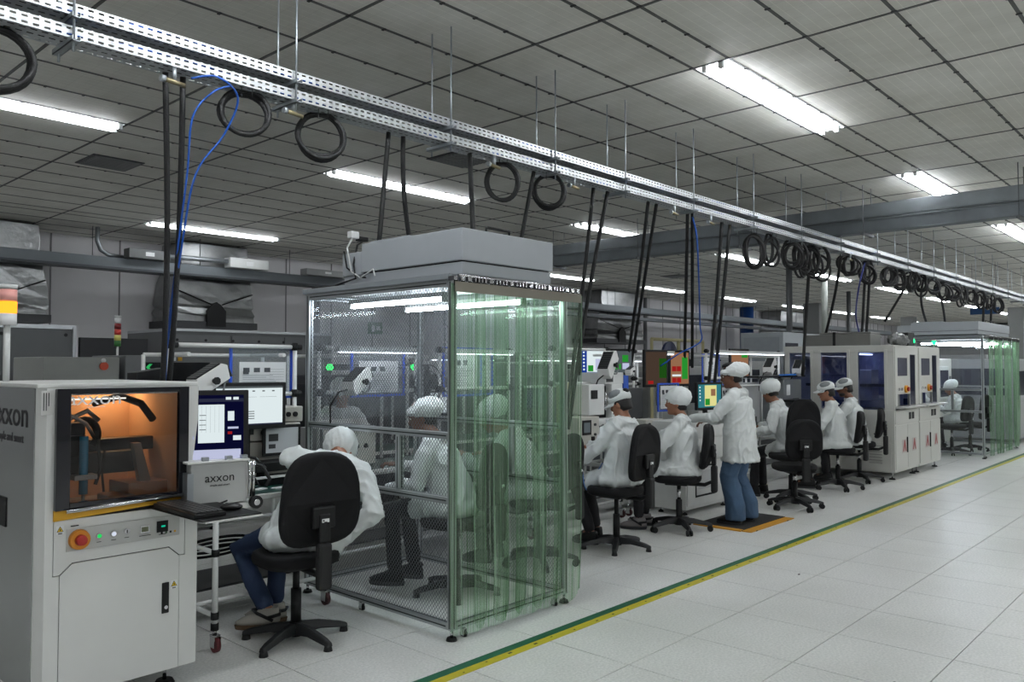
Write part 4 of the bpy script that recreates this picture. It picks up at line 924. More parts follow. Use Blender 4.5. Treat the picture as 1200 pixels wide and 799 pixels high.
# lower front: control fascia and door, with black joint lines as recesses
box('front_backing', BLACK, t, (.07, .012, .1), (w_ - .07, .03, .92))
dx0, dx1, dz = .1, w_ - .1, .735
G().prism([(.073, .9), (.073, .655), (dx0 - .003, .655), (dx0 + .05, .703), (dx1 - .05, .703), (dx1 + .003, .655), (w_ - .073, .655), (w_ - .073, .9)], 1, 0, .014).build('control_fascia', BODY, t)
dr = G().prism([(dx0, .1), (dx0, .65), (dx0 + .052, .698), (dx1 - .052, .698), (dx1, .65), (dx1, .1)], 1, -.002, .012).build('door', BODY, t)
for xa, xb in ((.07, dx0 - .003), (dx1 + .003, w_ - .07)): box('fascia_side', BODY, t, (xa, 0, .1), (xb, .014, .651))
h_ = box('door_handle', BLACK, dr, (dx1 - .085, -.008, .38), (dx1 - .05, 0, .53), .003); G().cyl((dx1 - .067, -.008, .41), (dx1 - .067, -.014, .41), .009, n=12).build('lock', CHROME, dr)
def warn(parent, x, z, s_=.022, y=-.0025):
    g = G(); ms = [PAPER, mat((225, 190, 30), .5), BLACK]; g.box(x - s_ * .95, x + s_ * .95, y, y + .0015, z - s_ * 1.3, z + s_); g.m = 2
    g.prism([(x - s_ * .85, z - s_ * .6), (x + s_ * .85, z - s_ * .6), (x, z + s_ * .9)], 1, y - .001, y); g.m = 1; g.prism([(x - s_ * .66, z - s_ * .48), (x + s_ * .66, z - s_ * .48), (x, z + s_ * .66)], 1, y - .002, y - .001)
    g.m = 2; g.box(x - s_ * .12, x + s_ * .12, y - .003, y - .002, z - s_ * .3, z + s_ * .2); g.box(x - s_ * .5, x + s_ * .5, y - .001, y, z - s_ * 1.15, z - s_ * .9); g.build('warning_sticker', ms, parent)
warn(dr, dx1 - .025, .515, .018, -.004); warn(t, .082 + .016, .86, .017); warn(t, w_ - .038, .975, .014)
pl = box('control_plate', mat((186, 187, 184), .4), t, (.125, -.004, .755), (w_ - .1, 0, .858), .001)
es = G().cyl((.178, -.004, .805), (.178, -.026, .805), .047, .043, 24).build('emergency_stop', mat((205, 130, 30), .4), t, label='yellow collar around a red stop button'); G().cyl((.178, -.026, .805), (.178, -.05, .805), .026, .022, 20).build('stop_button', RED, es)
for x, m_, r_ in ((.265, (30, 200, 90), .013), (.33, (200, 205, 220), .014)):
    b_ = G().cyl((x, -.004, .808), (x, -.012, .808), r_, n=16).build('push_button', CHROME, t); G().cyl((x, -.012, .808), (x, -.014, .808), r_ * .7, n=16).build('button_lens', emis(m_, 1.2), b_)
b_ = G().cyl((.392, -.004, .81), (.392, -.01, .81), .014, n=16).build('key_switch', CHROME, t); box('key_slot', BLACK, b_, (.39, -.012, .802), (.394, -.01, .818))
b_ = box('counter_display', CHROME, t, (.455, -.008, .79), (.498, -.004, .825)); box('display', mat((110, 116, 90), .4), b_, (.461, -.009, .796), (.492, -.008, .819))
b_ = box('digital_display', BLACK, t, (.535, -.008, .782), (.59, -.004, .836)); box('display_digits', emis((20, 190, 150), 1), b_, (.556, -.0085, .806), (.576, -.008, .814))
flat('print', t, [(.17, .762, .19, .765, BLACK), (.255, .778, .275, .781, BLACK), (.32, .778, .342, .781, BLACK), (.38, .78, .402, .783, BLACK), (.45, .776, .505, .779, BLACK), (.545, .77, .58, .773, BLACK), (.14, .868, .175, .873, BLACK)], -.004)
for i in range(4): box('pictogram', (BLACK, mat((60, 90, 60), .5), BLACK, YEL)[i], t, (w_ - .195 + .022 * i, -.005, .772), (w_ - .185 + .022 * i, -.004, .782))
# yellow strip and glazed hatch
G().prism([(.068, .9), (.068, .948), (w_ - .072, .963), (w_ - .072, .93)], 1, -.012, .012).build('yellow_strip', YEL, t)
hz0, hz1 = .948, H - .003
hatch = thing  # placeholder name kept free
g = G(); fx0, fx1 = .068, w_ - .07
g.box(fx0, fx0 + .06, -.03, 0, hz0, hz1); g.box(fx1 - .05, fx1, -.03, 0, hz0, hz1); g.box(fx0 + .06, fx1 - .05, -.03, 0, hz1 - .025, hz1); g.box(fx0 + .06, fx1 - .05, -.03, 0, hz0, hz0 + .03)
ha = g.build('hatch_frame', mat((10, 11, 20), .12, coat=.5), t, .003)
G().box(fx0 + .06, fx1 - .05, -.018, -.014, hz0 + .03, hz1 - .025).build('glass', film('machine_glass', (.84, .83, .82), (.6, .6, .6), .035, 0, .02), ha)
G().cyl((fx0 + .04, -.045, hz0 - .004), (fx1 - .02, -.045, hz0 + .012), .009, n=10).build('handle_bar', CHROME, ha)
text('axxon', .085, (fx0 + .165, -.019, hz1 - .075), (pi / 2, 0, 0), mat((245, 245, 245), .5), ha, sx=1.15)
G().box(fx0 + .13, fx0 + .21, -.0195, -.019, hz1 - .088, hz1 - .085).build('print', mat((200, 205, 210), .5), ha)
# interior: gantry, head, syringe, hoses, warm lamp
K = mat((40, 42, 46), .4, .6); SV = mat((150, 150, 150), .3, .8)
box('gantry_beam', K, t, (.1, .45, 1.15), (w_ - .04, .55, 1.22), .004); box('gantry_beam', mat((26, 26, 28), .5), t, (.1, .35, 1.05), (w_ - .14, .45, 1.16), .004)
g = G(); g.box(.19, .3, .28, .38, 1.12, 1.32); g.box(.2, .29, .24, .28, 1.16, 1.26); g.build('dispense_head', K, t, .004)
G().cyl((.265, .2, .98), (.265, .2, 1.26), .02, n=14).build('syringe', mat((20, 120, 160), .25), t, label='blue syringe barrel'); box('syringe_clamp', SV, t, (.215, .17, 1.05), (.32, .24, 1.075), .003); G().cyl((.265, .2, .93), (.265, .2, .98), .008, n=8).build('needle', SV, t)
g = G(); g.tube([(.1, .3, 1.36), (.16, .28, 1.4), (.22, .28, 1.34), (.3, .26, 1.38), (.36, .28, 1.33)], .012, 8); g.tube([(.12, .26, 1.32), (.2, .24, 1.37), (.28, .22, 1.32), (.33, .24, 1.24)], .009, 8); g.build('hose', SV, t)
G().tube([(.34 + .06 * cos(q), .4, 1.25 + .075 * sin(q)) for q in [-.9 + .25 * k for k in range(16)]], .02, 8).build('cable_chain', BLACK, t)
g = G(); g.tube([(.33, .22, 1.28), (.345, .2, 1.1), (.32, .2, 1.02)], .009, 8); g.tube([(.37, .22, 1.18), (.35, .2, 1.08), (.36, .2, .98)], .006, 8); g.build('tube', BLACK, t)
G().prism([(.58, .98), (.64, .98), (.58, 1.2), (.54, 1.2)], 1, .3, .34).build('bracket', SV, t); box('wedge_block', SV, t, (.4, .2, .9), (.52, .4, .95), .01); box('work_table', mat((90, 80, 70), .4, .3), t, (.12, .1, .89), (w_ - .1, .5, .91)); box('side_block', mat((170, 120, 84), .5), t, (.5, .25, .93), (w_ - .05, .5, 1.0))
g = G().tube([(.45, .6, 1.4), (.55, .5, 1.44), (.62, .4, 1.4), (.64, .3, 1.32)], .02, 8); g.build('cable_chain', K, t)
box('reflection_strip', emis((255, 245, 230), 2.5), t, (.1, .1, 1.44), (.42, .11, 1.446))  # glowing strip stands in for a dotted reflection in the window
lm = box('work_lamp', emis((255, 206, 150), 15), t, (.45, .6, H - .03), (.68, .75, H - .02))
# lettering on the side panel, sticker at the top corner
text('axxon', .17, (-.0015, .40, 1.32), (pi / 2, 0, -pi / 2), mat((30, 30, 32), .5), t, sx=1.3); text('simple and smart', .06, (-.0015, .40, 1.245), (pi / 2, 0, -pi / 2), mat((50, 50, 52), .5), t)
G().box(-.004, 0, .02, .09, 1.4, 1.49).build('sticker', PAPER, t) if False else flat('sticker', t, [(.012, 1.38, .062, 1.49, mat((205, 205, 202), .7)), (.02, 1.4, .024, 1.48, DKG), (.03, 1.4, .034, 1.48, DKG), (.04, 1.42, .044, 1.48, DKG)], -.001)
box('side_port', BLACK, t, (-.004, .42, .83), (0, .56, .97))
feet(t, [(w_ - .12, .1), (.12, .1), (w_ - .12, d - .1), (.12, d - .1)], .12, .05)
tower('orange lit signal tower behind the dispensing machine at the left edge', (1.33, 4.85, 1.52), .27, [(235, 235, 235), (255, 150, 40), (240, 170, 160)], 1).scale = (1.4, 1.4, 1.1)
# ================================================================== trolley with keyboard, controller box and upright screen
t = thing('trolley', 'white pipe trolley on casters beside the dispensing machine', 'trolley', (2.05, 4.2, 0))
for x, y in ((.19, .13), (.19, .7), (-.0, .7)): G().cyl((x, y, .12), (x, y, .92), .0165, n=10).build('post', PIPE, t); caster(t, x, y, wheel=mat((92, 30, 34), .5))
for z in (.2, .55, .8): G().cyl((.19, .13, z), (.19, .7, z), .014, n=10).build('crossbar', PIPE, t); G().cyl((0, .7, z), (.19, .7, z), .014, n=10).build('crossbar', PIPE, t)
for x, y in ((.19, .13),):
    for z in (.14, .2, .55, .86): G().cyl((x, y, z - .02), (x, y, z + .02), .022, n=10).build('joint', BLACK, t)
t2 = thing('keyboard_shelf', 'dark keyboard shelf sticking out from the machine and trolley', 'shelf', (1.72, 3.46, .905))
box('shelf_board', BLACK, t2, (0, 0, 0), (.3, .54, .008), .003); box('shelf_edge', WHITE, t2, (.02, -.004, -.008), (.305, .54, 0)); box('support_arm', WHITE, t2, (.2, .4, -.028), (.26, .9, -.008))
t = thing('keyboard', 'black keyboard lying on the shelf in front of the machine', 'keyboard', (1.725, 3.96, .914), -pi / 2 - .02); box('case', BLACK, t, (0, 0, 0), (.45, .15, .02), .004)
KM = mat((40, 41, 43), .4); kg = G().box(0, .0235, 0, .021, .02, .027); k0 = None
for i in range(17):
    for j in range(5):
        if k0 is None: k0 = kg.build('key', KM, t); kk = k0
        else: kk = k0.copy(); C.objects.link(kk)
        kk.location = (.012 + .0252 * i, .012 + .026 * j, 0)
t = thing('computer_mouse', 'black mouse beside the keyboard on the shelf', 'mouse', (1.95, 3.62, .913), .9); G().sph((0, 0, .016), (.03, .055, .018), 14, 8).build('shell', mat((14, 14, 15), .3), t); G().sph((0, .02, .03), (.004, .01, .005), 8, 6).build('wheel', DKG, t)
t = thing('controller_box', 'light grey controller box with black lettering under the upright screen', 'controller', (1.87, 3.93, .865), -.0)
t.rotation_euler = (0, 0, -.12)
box('casing', mat((176, 178, 176), .4), t, (.02, -.02, .035), (.31, .14, .245), .006); box('top_plate', BODY, t, (.0, -.03, .245), (.32, .15, .256), .003); box('end_panel', BODY, t, (.3, -.02, .05), (.35, .12, .235), .004)
box('base_rail', BODY, t, (.02, -.02, .0), (.36, .1, .028)); g = G(); g.box(.0, .03, -.03, .1, .0, .2); g.build('side_bracket', GALV, t); 
for q in (.318, .338): G().cyl((q, -.03, .06), (q, -.03, .24), .009, n=8).build('rod', CHROME, t)
G().cyl((.345, -.03, .03), (.345, -.06, .03), .033, n=20).build('handwheel', BLACK, t); G().cyl((.345, -.06, .03), (.345, -.064, .03), .016, n=14).build('wheel_hub', CHROME, t)
text('axxon', .062, (.165, -.0215, .15), (pi / 2, 0, 0), BLACK, t, sx=1.0); text('simple and smart', .015, (.165, -.0215, .128), (pi / 2, 0, 0), BLACK, t)
for x in (.08, .2, .28): box('clamp', GALV, t, (x, -.02, .256), (x + .03, .01, .275))
g = G(); g.tube([(.36, .05, .22), (.42, .05, .2), (.45, .02, .13), (.42, .0, .1)], .01, 6); g.tube([(.3, .1, .26), (.4, .1, .24), (.46, .1, .18)], .008, 6); g.tube([(.2, -.03, .05), (.1, -.06, .03), (.03, -.1, .02)], .005, 6); g.build('cable', BLACK, t)
monitor('upright screen with a dark blue window layout on top of the controller box', (2.05, 3.965, 1.275), -.38, .265, .35, 'win', 'arm', tilt=-.04)
# ================================================================== first station behind the trolley
bench('green matted workbench with the bent-over worker, left of the nearer booth', 1.95, 3.22)
rack('white pipe rack on the bench left of the nearer booth', 2.36, 3.29, 5.2)
monitor('wide bright document screen on the bench left of the bent-over worker', (2.81, 4.98, 1.335), -.12, .46, .26, 'doc', 'desk', .8)
doc_holder('blue framed document with a printed sheet on the leftmost pipe rack', (3.045, 5.235, 1.555), 0, .46, .34, (.12, .05, .92, .72), 2)
ionizer('white tilted ionizing blower on the rack left of the wide bright screen', (2.37, 4.7, 1.52), .15, .5, 1.0)
t = thing('black_scanner', 'black desk camera box hooked on the rack behind the dispensing machine', 'camera', (2.1, 4.95, 1.46)); box('casing', BLACK, t, (-.05, 0, 0), (.1, .12, .1), .01); G().prism([(-.06, .06), (.12, .1), (.12, .13), (-.06, .1)], 1, -.02, .12).build('hood', BLACK, t)
def meter(label, x, y, z, w_, d_, h, m=CREAM, kn=3, green=False):
    t = thing('test_instrument', label, 'instrument', (x, y, z)); box('casing', m, t, (0, 0, 0), (w_, d_, h), .006); box('front_panel', mat((182, 180, 170), .5), t, (.008, -.004, .008), (w_ - .008, 0, h - .008))
    if green: box('display', emis((60, 230, 90), 1.1), t, (w_ * .08, -.006, h * .45), (w_ * .3, -.004, h * .75)); box('display_label', mat((210, 160, 50), .5), t, (w_ * .08, -.006, h * .78), (w_ * .3, -.004, h * .95))
    else: box('display', DKG, t, (w_ * .08, -.006, h * .4), (w_ * .32, -.004, h * .8))
    for k in range(kn): G().cyl((w_ * (.45 + .17 * k), -.004, h * .5), (w_ * (.45 + .17 * k), -.018, h * .5), min(.018, h * .2), n=12).build('knob', BLACK, t)
    return t
meter('cream bench instrument with a green lit display behind the wide screen', 2.98, 5.12, 1.2, .33, .3, .11, green=True); meter('lower cream instrument stacked under the one with the green display', 2.74, 5.12, 1.08, .55, .3, .115, kn=2)
meter('tall cream instrument under the two stacked ones on the left bench', 2.6, 5.14, .83, .62, .3, .24, kn=1)
t = thing('tablet', 'small tilted tablet showing a printed page beside the left bench', 'tablet', (3.07, 5.02, 1.0), -.1); box('casing', BLACK, t, (-.13, 0, -.02), (.15, .02, .19), .004); flat('page', t, [(-.11, .0, .13, .17, mat((190, 194, 196), .5)), (-.09, .08, -.02, .13, DKG), (-.09, .03, -.04, .06, DKG)], -.001)
t = thing('document_tray', 'black low box on the green mat behind the bent-over worker', 'box', (2.85, 4.86, .803)); box('tray', BLACK, t, (0, 0, 0), (.35, .2, .05), .004); box('upper_tray', BLACK, t, (-.05, .02, .09), (.3, .2, .15), .004); box('riser', PIPE, t, (-.08, -.01, .05), (.34, .01, .065)); box('riser', BLACK, t, (0, .05, .05), (.03, .1, .09))
t = thing('microscope_stand', 'grey bracket arm with cables below the wide bright screen', 'stand', (2.5, 4.82, .803), .2); box('base', DKG, t, (-.1, -.02, 0), (.1, .12, .02), .004); G().tube([(0, .05, .02), (.0, .05, .2), (.05, .0, .25), (.08, -.03, .18)], .014, 8).build('arm', STEELG, t); box('head', DKG, t, (-.06, -.06, .2), (.1, .0, .26), .006)
G().tube([(.1, .05, .24), (.2, -.05, .15), (.25, -.1, .02), (.1, -.12, .005)], .006, 6).build('cable', BLACK, t)
for k in range(3):
    o = G().box(-.05, .05, -.025, .025, 0, .006).build('paper_slip', PAPER); o.location = (3.0 - .12 * k, 4.68 + .04 * k, .803); o.rotation_euler = (0, 0, .3 * k - .2); tag(o, ('white slip on the green mat nearest to the bent-over worker', 'white slip in the middle of the green mat', 'white slip on the green mat nearest to the controller box')[k], 'paper')
t = thing('cable_coil', 'loop of black cable hanging under the left workbench', 'cable', (2.5, 4.8, .5)); g = G()
for k in range(3): g.tube([(.2 * cos(q), .02 * k, .03 * sin(q) - .03 * k) for q in [2 * pi * i / 20 for i in range(20)]], .009, 6, True)
g.build('loop', BLACK, t)
# ================================================================== bent-over worker and chair
chair('black swivel chair with glides under the bent-over worker', (2.66, 4.17), -.12, tall=.54, width=.52, seat=.52)
person('worker in a white coat bent far forward over the left bench, head down', (2.70, 4.18), 0, dict(pel=(.06, .02, .62), neck=(.35, .13, 1.02), head=(.46, .27, 1.03), hrot=(-.8, -1.35, 0), side=(.15, -.28, -.12), elbL=(.08, .27, 1.04), handL=(.24, .36, .89), elbR=(.35, -.23, .72), handR=(.27, -.02, .52), bulk=1.15,
       footL=(-.10, .20, .14), footR=(.02, .32, .12), kneeL=(-.16, .8, 1.0), kneeR=(.14, .9, 1.0), trouser=DJEANS, hem=.056, shoe=mat((150, 146, 138), .6), sole=mat((92, 72, 50), .7), strap=True, shoeyaw=.9, shoepitch=.0, vox=.008, cvox=.009, fold=.012, seed=3, hair=0, puff=(-.03, .04, (.115, .14, .105)), drape=.35, w=1.28))
# ================================================================== nearer booth
BX0, BX1, BY0, BY1 = 3.25, 4.33, 3.47, 5.0
booth('clean booth nearest the camera with mesh film sides and green strip curtain', BX0, BX1, BY0, BY1)
fan_unit('grey fan filter unit on the roof of the nearer booth', 3.35, 4.2, 3.49, 4.7, 2.155, .28)
t = thing('plug_strip', 'white plug and black cables on top of the nearer fan unit', 'plug', (3.4, 4.62, 2.4)); box('plug', WHITE, t, (-.05, -.02, .09), (.02, .03, .14), .006); box('plug', BLACK, t, (.02, -.02, .08), (.1, .03, .11), .006)
g = G(); g.tube([(.08, 0, .09), (-.02, -.05, .04), (-.06, -.06, -.1), (-.07, -.1, -.2), (-.1, .1, -.24), (-.15, .3, -.25)], .007, 6); g.tube([(-.06, .05, .0), (-.07, -.0, -.12), (-.065, -.12, -.19), (-.06, -.2, -.2)], .006, 6); g.build('cable', BLACK, t)
G().tube([(-.02, -.0, .1), (-.07, .0, .02), (-.07, -.05, -.15), (-.065, -.15, -.2), (-.06, -.28, -.15), (-.06, -.3, -.2)], .006, 6).build('cable', WHITE, t, label='white cable')
booth_lamp('bright tube lamp under the roof of the nearer booth, aisle side', (4.02, 4.2, 2.03), 1.22); booth_lamp('tube lamp under the roof of the nearer booth, left side', (3.5, 4.3, 2.03), 1.0)
bench('workbench passing behind the nearer booth with blue framed documents', 3.42, 5.3, 5.03, 5.6); 
rack('white pipe rack behind the mesh side of the nearer booth', 3.5, 4.45, 5.2, lightbar=True); rack('white pipe rack behind the green curtain', 4.72, 5.6, 5.2, lightbar=True)
doc_holder('blue framed sheet seen through the mesh side of the nearer booth', (4.03, 5.16, 1.55), 0, .5, .35, (.12, .04, .9, .76), 5)
doc_holder('blue framed sheet seen blurred through the green curtain, left', (5.0, 5.2, 1.55), 0, .44, .4, (.1, .1, .9, .9), 6); doc_holder('blue framed sheet seen blurred through the green curtain, right', (5.36, 5.3, 1.55), 0, .22, .4, (.1, .1, .9, .9), 7)
ionizer('white ionizing blower inside the nearer booth behind the mesh side', (3.42, 4.62, 1.5), .3, .55, .95)
box_ = meter('grey instrument on the bench inside the nearer booth', 3.5, 5.15, .83, .5, .3, .3, PGREY, 3)
t = thing('desk_fan', 'round black desk fan behind the nearer booth at rest', 'fan', (4.55, 5.15, 1.45)); g = G()
for r_ in (.16, .11, .06): g.tube([(r_ * cos(q), 0, r_ * sin(q)) for q in [2 * pi * i / 24 for i in range(24)]], .004, 5, True)
g.build('cage', BLACK, t); g = G()
for k in range(4): a_ = k * pi / 2; g.sph((.07 * cos(a_), .02, .07 * sin(a_)), (.05, .008, .05), 8, 6)
g.build('blade', DKG, t); G().cyl((0, .0, 0), (0, .1, 0), .04, n=12).build('motor', BLACK, t)
chair('black swivel chair inside the nearer booth behind its corner post', (3.98, 4.2), .35, tall=.46)
person('worker in white coat and round cap seated inside the nearer booth', (3.99, 4.22), .45, dict(pel=(-.02, .0, .64), neck=(-.02, .16, 1.1), head=(-.0, .26, 1.235), hrot=(.25, -.3, 0), handL=(-.2, .42, .74), handR=(.16, .5, .86), footL=(-.12, .42, .14), footR=(.1, .36, .14), trouser=DARKT, seed=5, skin=SKIN2, fold=.009, puff=(-.05, .045, (.105, .125, .085))))
chair('black swivel chair seen through the right end of the green curtain', (5.0, 4.3), .35, tall=.46, casters=True)
person('worker in white coat and round cap seen blurred through the green curtain', (4.95, 4.34), .3, dict(pel=(-.0, .0, .64), neck=(-.14, .16, 1.08), head=(-.2, .27, 1.2), hrot=(.35, -.5, 0), handL=(-.2, .5, .86), handR=(.16, .5, .86), trouser=DARKT, seed=8))
person('worker in shiny white coat facing the camera on the far side of the racks', (4.9, 6.9), pi - .5, dict(pel=(0, 0, .68), neck=(0, .1, 1.18), head=(0, .16, 1.32), hrot=(0, -.4, 0), seed=11, trouser=DARKT, handL=(-.16, .45, .9), handR=(.16, .45, .9)))
chair('black swivel chair of the worker on the far side of the racks', (4.9, 6.95), pi - .5, casters=True)
t = thing('parts_bins', 'red parts bins in front of the worker on the far side', 'bin', (4.25, 6.2, .85), .0)
for k in range(3): box('bin', mat((170, 20, 25), .45), t, (.17 * k, 0, .0), (.17 * k + .16, .2, .1), .006)
bench('dark bench of the line on the far side behind the nearer booth', 3.9, 5.6, 6.05, 6.6)
# ================================================================== stations right of the booth
bench('workbench with white test press in front of the man in a mesh cap', 5.62, 7.15, 4.92, 5.6)
rack('white pipe rack over the test press right of the booth', 6.35, 7.3, 5.3, (1.78, 1.42))
monitor('left one of the twin wide screens, showing a bright desktop', (7.23, 5.4, 1.655), -.12, .42, .25, 'desk'); monitor('right one of the twin wide screens, showing grey and green fields', (7.72, 5.42, 1.65), -.12, .42, .25, 'grid')
ionizer('white ionizing blower standing upright before the left twin screen', (7.05, 5.1, 1.62), .2, .85, 1.25); ionizer('small white ionizing blower before the right twin screen', (7.4, 5.05, 1.55), .2, .3, .6, False)
t = thing('test_press', 'white test press with a small dark display beside the man in a mesh cap', 'machine', (6.68, 5.05, .83)); box('base', WHITE, t, (0, 0, 0), (.6, .4, .22), .006); box('housing', WHITE, t, (0, .02, .26), (.27, .35, .58), .008); box('display', BLACK, t, (.03, .013, .43), (.14, .02, .52), .002)
box('column', BLACK, t, (.27, .1, .22), (.4, .35, .56)); box('ram_housing', WHITE, t, (.4, .02, .2), (.6, .35, .58), .006); g = G(); g.cyl((.33, .05, .3), (.33, .05, .5), .014, n=8); g.box(.29, .37, .02, .1, .33, .36); g.build('ram', CHROME, t); box('top_box', WHITE, t, (.32, .05, .58), (.66, .4, .7), .006); box('top_box_window', DKG, t, (.34, .045, .6), (.46, .05, .68))
G().tube([(.1, .015, .18), (.14, -.01, .14), (.2, -.01, .16), (.25, .015, .12)], .008, 6).build('handle', STEELG, t)
t = thing('side_plate', 'cream tall plate behind the green curtain edge beside the test press', 'panel', (6.5, 5.25, .83)); box('plate', mat((205, 195, 160), .5), t, (0, 0, 0), (.13, .12, .6), .02)
t = thing('touch_controller', 'small cream controller with a grey touch screen at the right edge of the curtain', 'controller', (6.42, 5.0, .803)); box('casing', CREAM, t, (0, 0, 0), (.34, .22, .28), .008); box('screen_bezel', BLACK, t, (.05, -.006, .1), (.2, 0, .25), .002); box('screen', LCD['gr'], t, (.075, -.008, .125), (.175, -.006, .225))
for x, z in ((.26, .2), (.26, .1)): G().cyl((x, 0, z), (x, -.015, z), .014, n=10).build('button', DKG, t)
box('socket', BLACK, t, (.2, -.01, .01), (.25, 0, .08))
t = thing('control_box', 'cream control box with red and black buttons between the two seated workers', 'controller', (7.62, 5.0, .83)); box('casing', CREAM, t, (0, 0, 0), (.37, .2, .17), .006)
for x, z, m_ in ((.07, .12, BLACK), (.07, .05, BLACK), (.3, .12, BLACK), (.3, .05, RED), (.18, .06, WHITE)): G().cyl((x, 0, z), (x, -.014, z), .018, n=12).build('button', m_, t)
bench('workbench section between the two seated workers', 7.2, 8.8, 4.92, 5.6); 
t = thing('grey_equipment', 'dark grey apparatus with round dial behind the man in a mesh cap', 'machine', (7.45, 5.25, 1.0)); box('casing', DKG, t, (0, 0, 0), (.5, .3, .35), .01); G().cyl((.15, -.002, .2), (.15, -.03, .2), .06, n=18).build('dial', mat((160, 140, 90), .4), t); box('blue_bin', mat((30, 80, 180), .5), t, (.02, -.06, .25), (.12, 0, .5), .004)
rack('white pipe rack behind the portrait screens', 8.2, 9.3, 5.55, (1.78, 1.45), back=.3, lightbar=True)
monitor('dim portrait screen with brown and green fields, left of the round capped woman', (8.47, 5.4, 1.575), -.1, .4, .4, 'dim'); monitor('portrait screen with peach, red and green alert fields above the round capped woman', (9.05, 5.42, 1.575), -.1, .37, .4, 'alert')
doc_holder('blue framed sheet leaning left of the round capped woman', (8.42, 5.2, 1.23), -.05, .4, .3, (.1, .05, .97, .95), 8, .427)
monitor('screen with teal wallpaper and a yellow window between seated and standing women', (8.6, 4.75, 1.25), -.2, .4, .27, 'teal', 'desk', .8)
t = thing('ring_reel', 'dark blue round reel behind the portrait screens', 'reel', (10.75, 6.6, 1.78)); g = G(); g.cyl((0, 0, 0), (0, .04, 0), .2, n=28); g.build('disc', mat((24, 36, 80), .4), t); G().cyl((0, -.01, 0), (0, 0, 0), .06, n=14).build('hub', CREAM, t)
t = thing('yellow_frame', 'cream yellow pipe frame behind the portrait screens', 'frame', (10.15, 6.55, 0))
for x in (0, .75, 1.5): G().cyl((x, 0, 0), (x, 0, 2.0), .025, n=8).build('post', mat((190, 182, 140), .5), t)
G().cyl((0, 0, 2), (1.5, 0, 2), .025, n=8).build('crossbar', mat((190, 182, 140), .5), t)
chair('black swivel chair with glides under the man in a mesh cap', (5.9, 4.18), .05, tall=.5, width=.48)
o = person('seated man in white coat and mesh brim cap with black patch, right of the booth', (6.0, 4.15), .12, dict(pel=(-.02, .03, .64), neck=(.05, .03, 1.13), head=(.06, .08, 1.26), hrot=(.05, -.35, 0), handL=(-.22, .38, .74), handR=(.2, .5, .84), footL=(-.1, .3, .1), footR=(.1, .36, .1), hat='brim', patch=True, skin=SKIN, seed=21, trouser=DARKT, bulk=1.25, w=1.22, fold=.014, cvox=.01))
chair('black swivel chair on casters under the woman in a round cap', (6.95, 4.18), .36, tall=.44, width=.42, casters=True)
person('woman in white coat and round puffy cap, seated beside the standing worker', (6.99, 4.15), .4, dict(pel=(.0, .0, .62), neck=(.03, .02, 1.1), head=(.03, .07, 1.24), hrot=(.1, -.05, 0), fold=.012, bulk=1.08, w=1.12, handL=(-.1, .4, .86), handR=(.2, .5, .84), footL=(-.12, .42, .1), footR=(.1, .4, .1), puff=(-.03, .055, (.115, .125, .105)), seed=23, trouser=DARKT, shoe=mat((120, 116, 116), .6), strap=True, hem=.05))
# standing worker on the mat
t = thing('floor_mat', 'black anti-fatigue mat with a yellow striped edge under the standing worker', 'mat', (7.3, 3.6, 0)); box('mat_pad', mat((26, 27, 28), .8, bump=.3, bscale=40), t, (0, .1, 0), (.98, .62, .012))
for nm, a_, b_ in (('yellow_edge', (0, 0, 0), (.98, .1, .009)), ('yellow_edge', (-.02, .1, 0), (.05, .62, .0125))): box(nm, mat((196, 140, 30), .6), t, a_, b_, .003)
flat('mark', t, [(.1, .0, .14, .008, BLACK), (.8, 0, .84, .008, BLACK)], 0.0)
person('standing worker in white coat, blue jeans, glasses and black headband under a cap', (7.68, 3.9), .15, dict(stand=True, pel=(0, 0, .87), neck=(-.02, .02, 1.36), head=(-.05, .07, 1.5), hrot=(.3, -.2, 0), elbL=(-.27, .16, 1.09), handL=(-.22, .43, 1.06), handR=(.2, .4, 1.02), poleR=(.5, -.2, .8), footL=(-.13, .02, .1), footR=(.11, -.03, .1), trouser=JEANS, hem=.1, shoe=BLACK, glasses=True, headband=True, puff=(-.06, .045, (.11, .135, .085)), seed=31, skin=SKIN2, w=1.2, bulk=1.15, fold=.013))
t = thing('equipment_cabinet', 'white lower cabinet with doors and a black frame behind the standing worker', 'cabinet', (7.62, 4.5, 0)); box('body', mat((206, 207, 204), .45), t, (0, 0, .06), (1.0, .42, 1.0), .006)
for z0, z1 in ((.1, .55), (.57, .8), (.82, .98)): box('door', mat((212, 213, 210), .42), t, (.02, -.012, z0), (.98, 0, z1), .004)
box('vent_slot', BLACK, t, (.25, -.016, .6), (.4, -.011, .66)); 
g = G(); g.box(.18, .6, -.016, -.012, .5, .52); g.box(.18, .2, -.016, -.012, .2, .5); g.box(.58, .6, -.016, -.012, .2, .5); g.box(.18, .6, -.016, -.012, .18, .2); g.build('black_frame', BLACK, t); feet(t, [(.08, .06), (.92, .06), (.08, .36), (.92, .36)], .06, .03)
flat('label_sheet', t, [(.24, .26, .54, .46, mat((190, 192, 192), .6))], -.013)
doc_holder('blue framed sheet just left of the standing worker\'s head', (10.0, 5.5, 1.57), 0, .44, .36, (.1, .1, .9, .9), 9); doc_holder('blue framed sheet just right of the standing worker\'s head', (11.0, 5.6, 1.6), 0, .5, .32, (.1, .1, .9, .9), 10)
monitor('portrait screen with peach and green fields behind the standing worker\'s head', (10.55, 5.35, 1.64), -.1, .42, .36, 'peach')
doc_holder('blue framed sheet below the left hoses beside the teal screen', (9.9, 5.2, 1.2), 0, .4, .3, (.1, .1, .9, .9), 12, .397)
bench('workbench behind the standing worker', 8.85, 11.6, 4.9, 5.6)
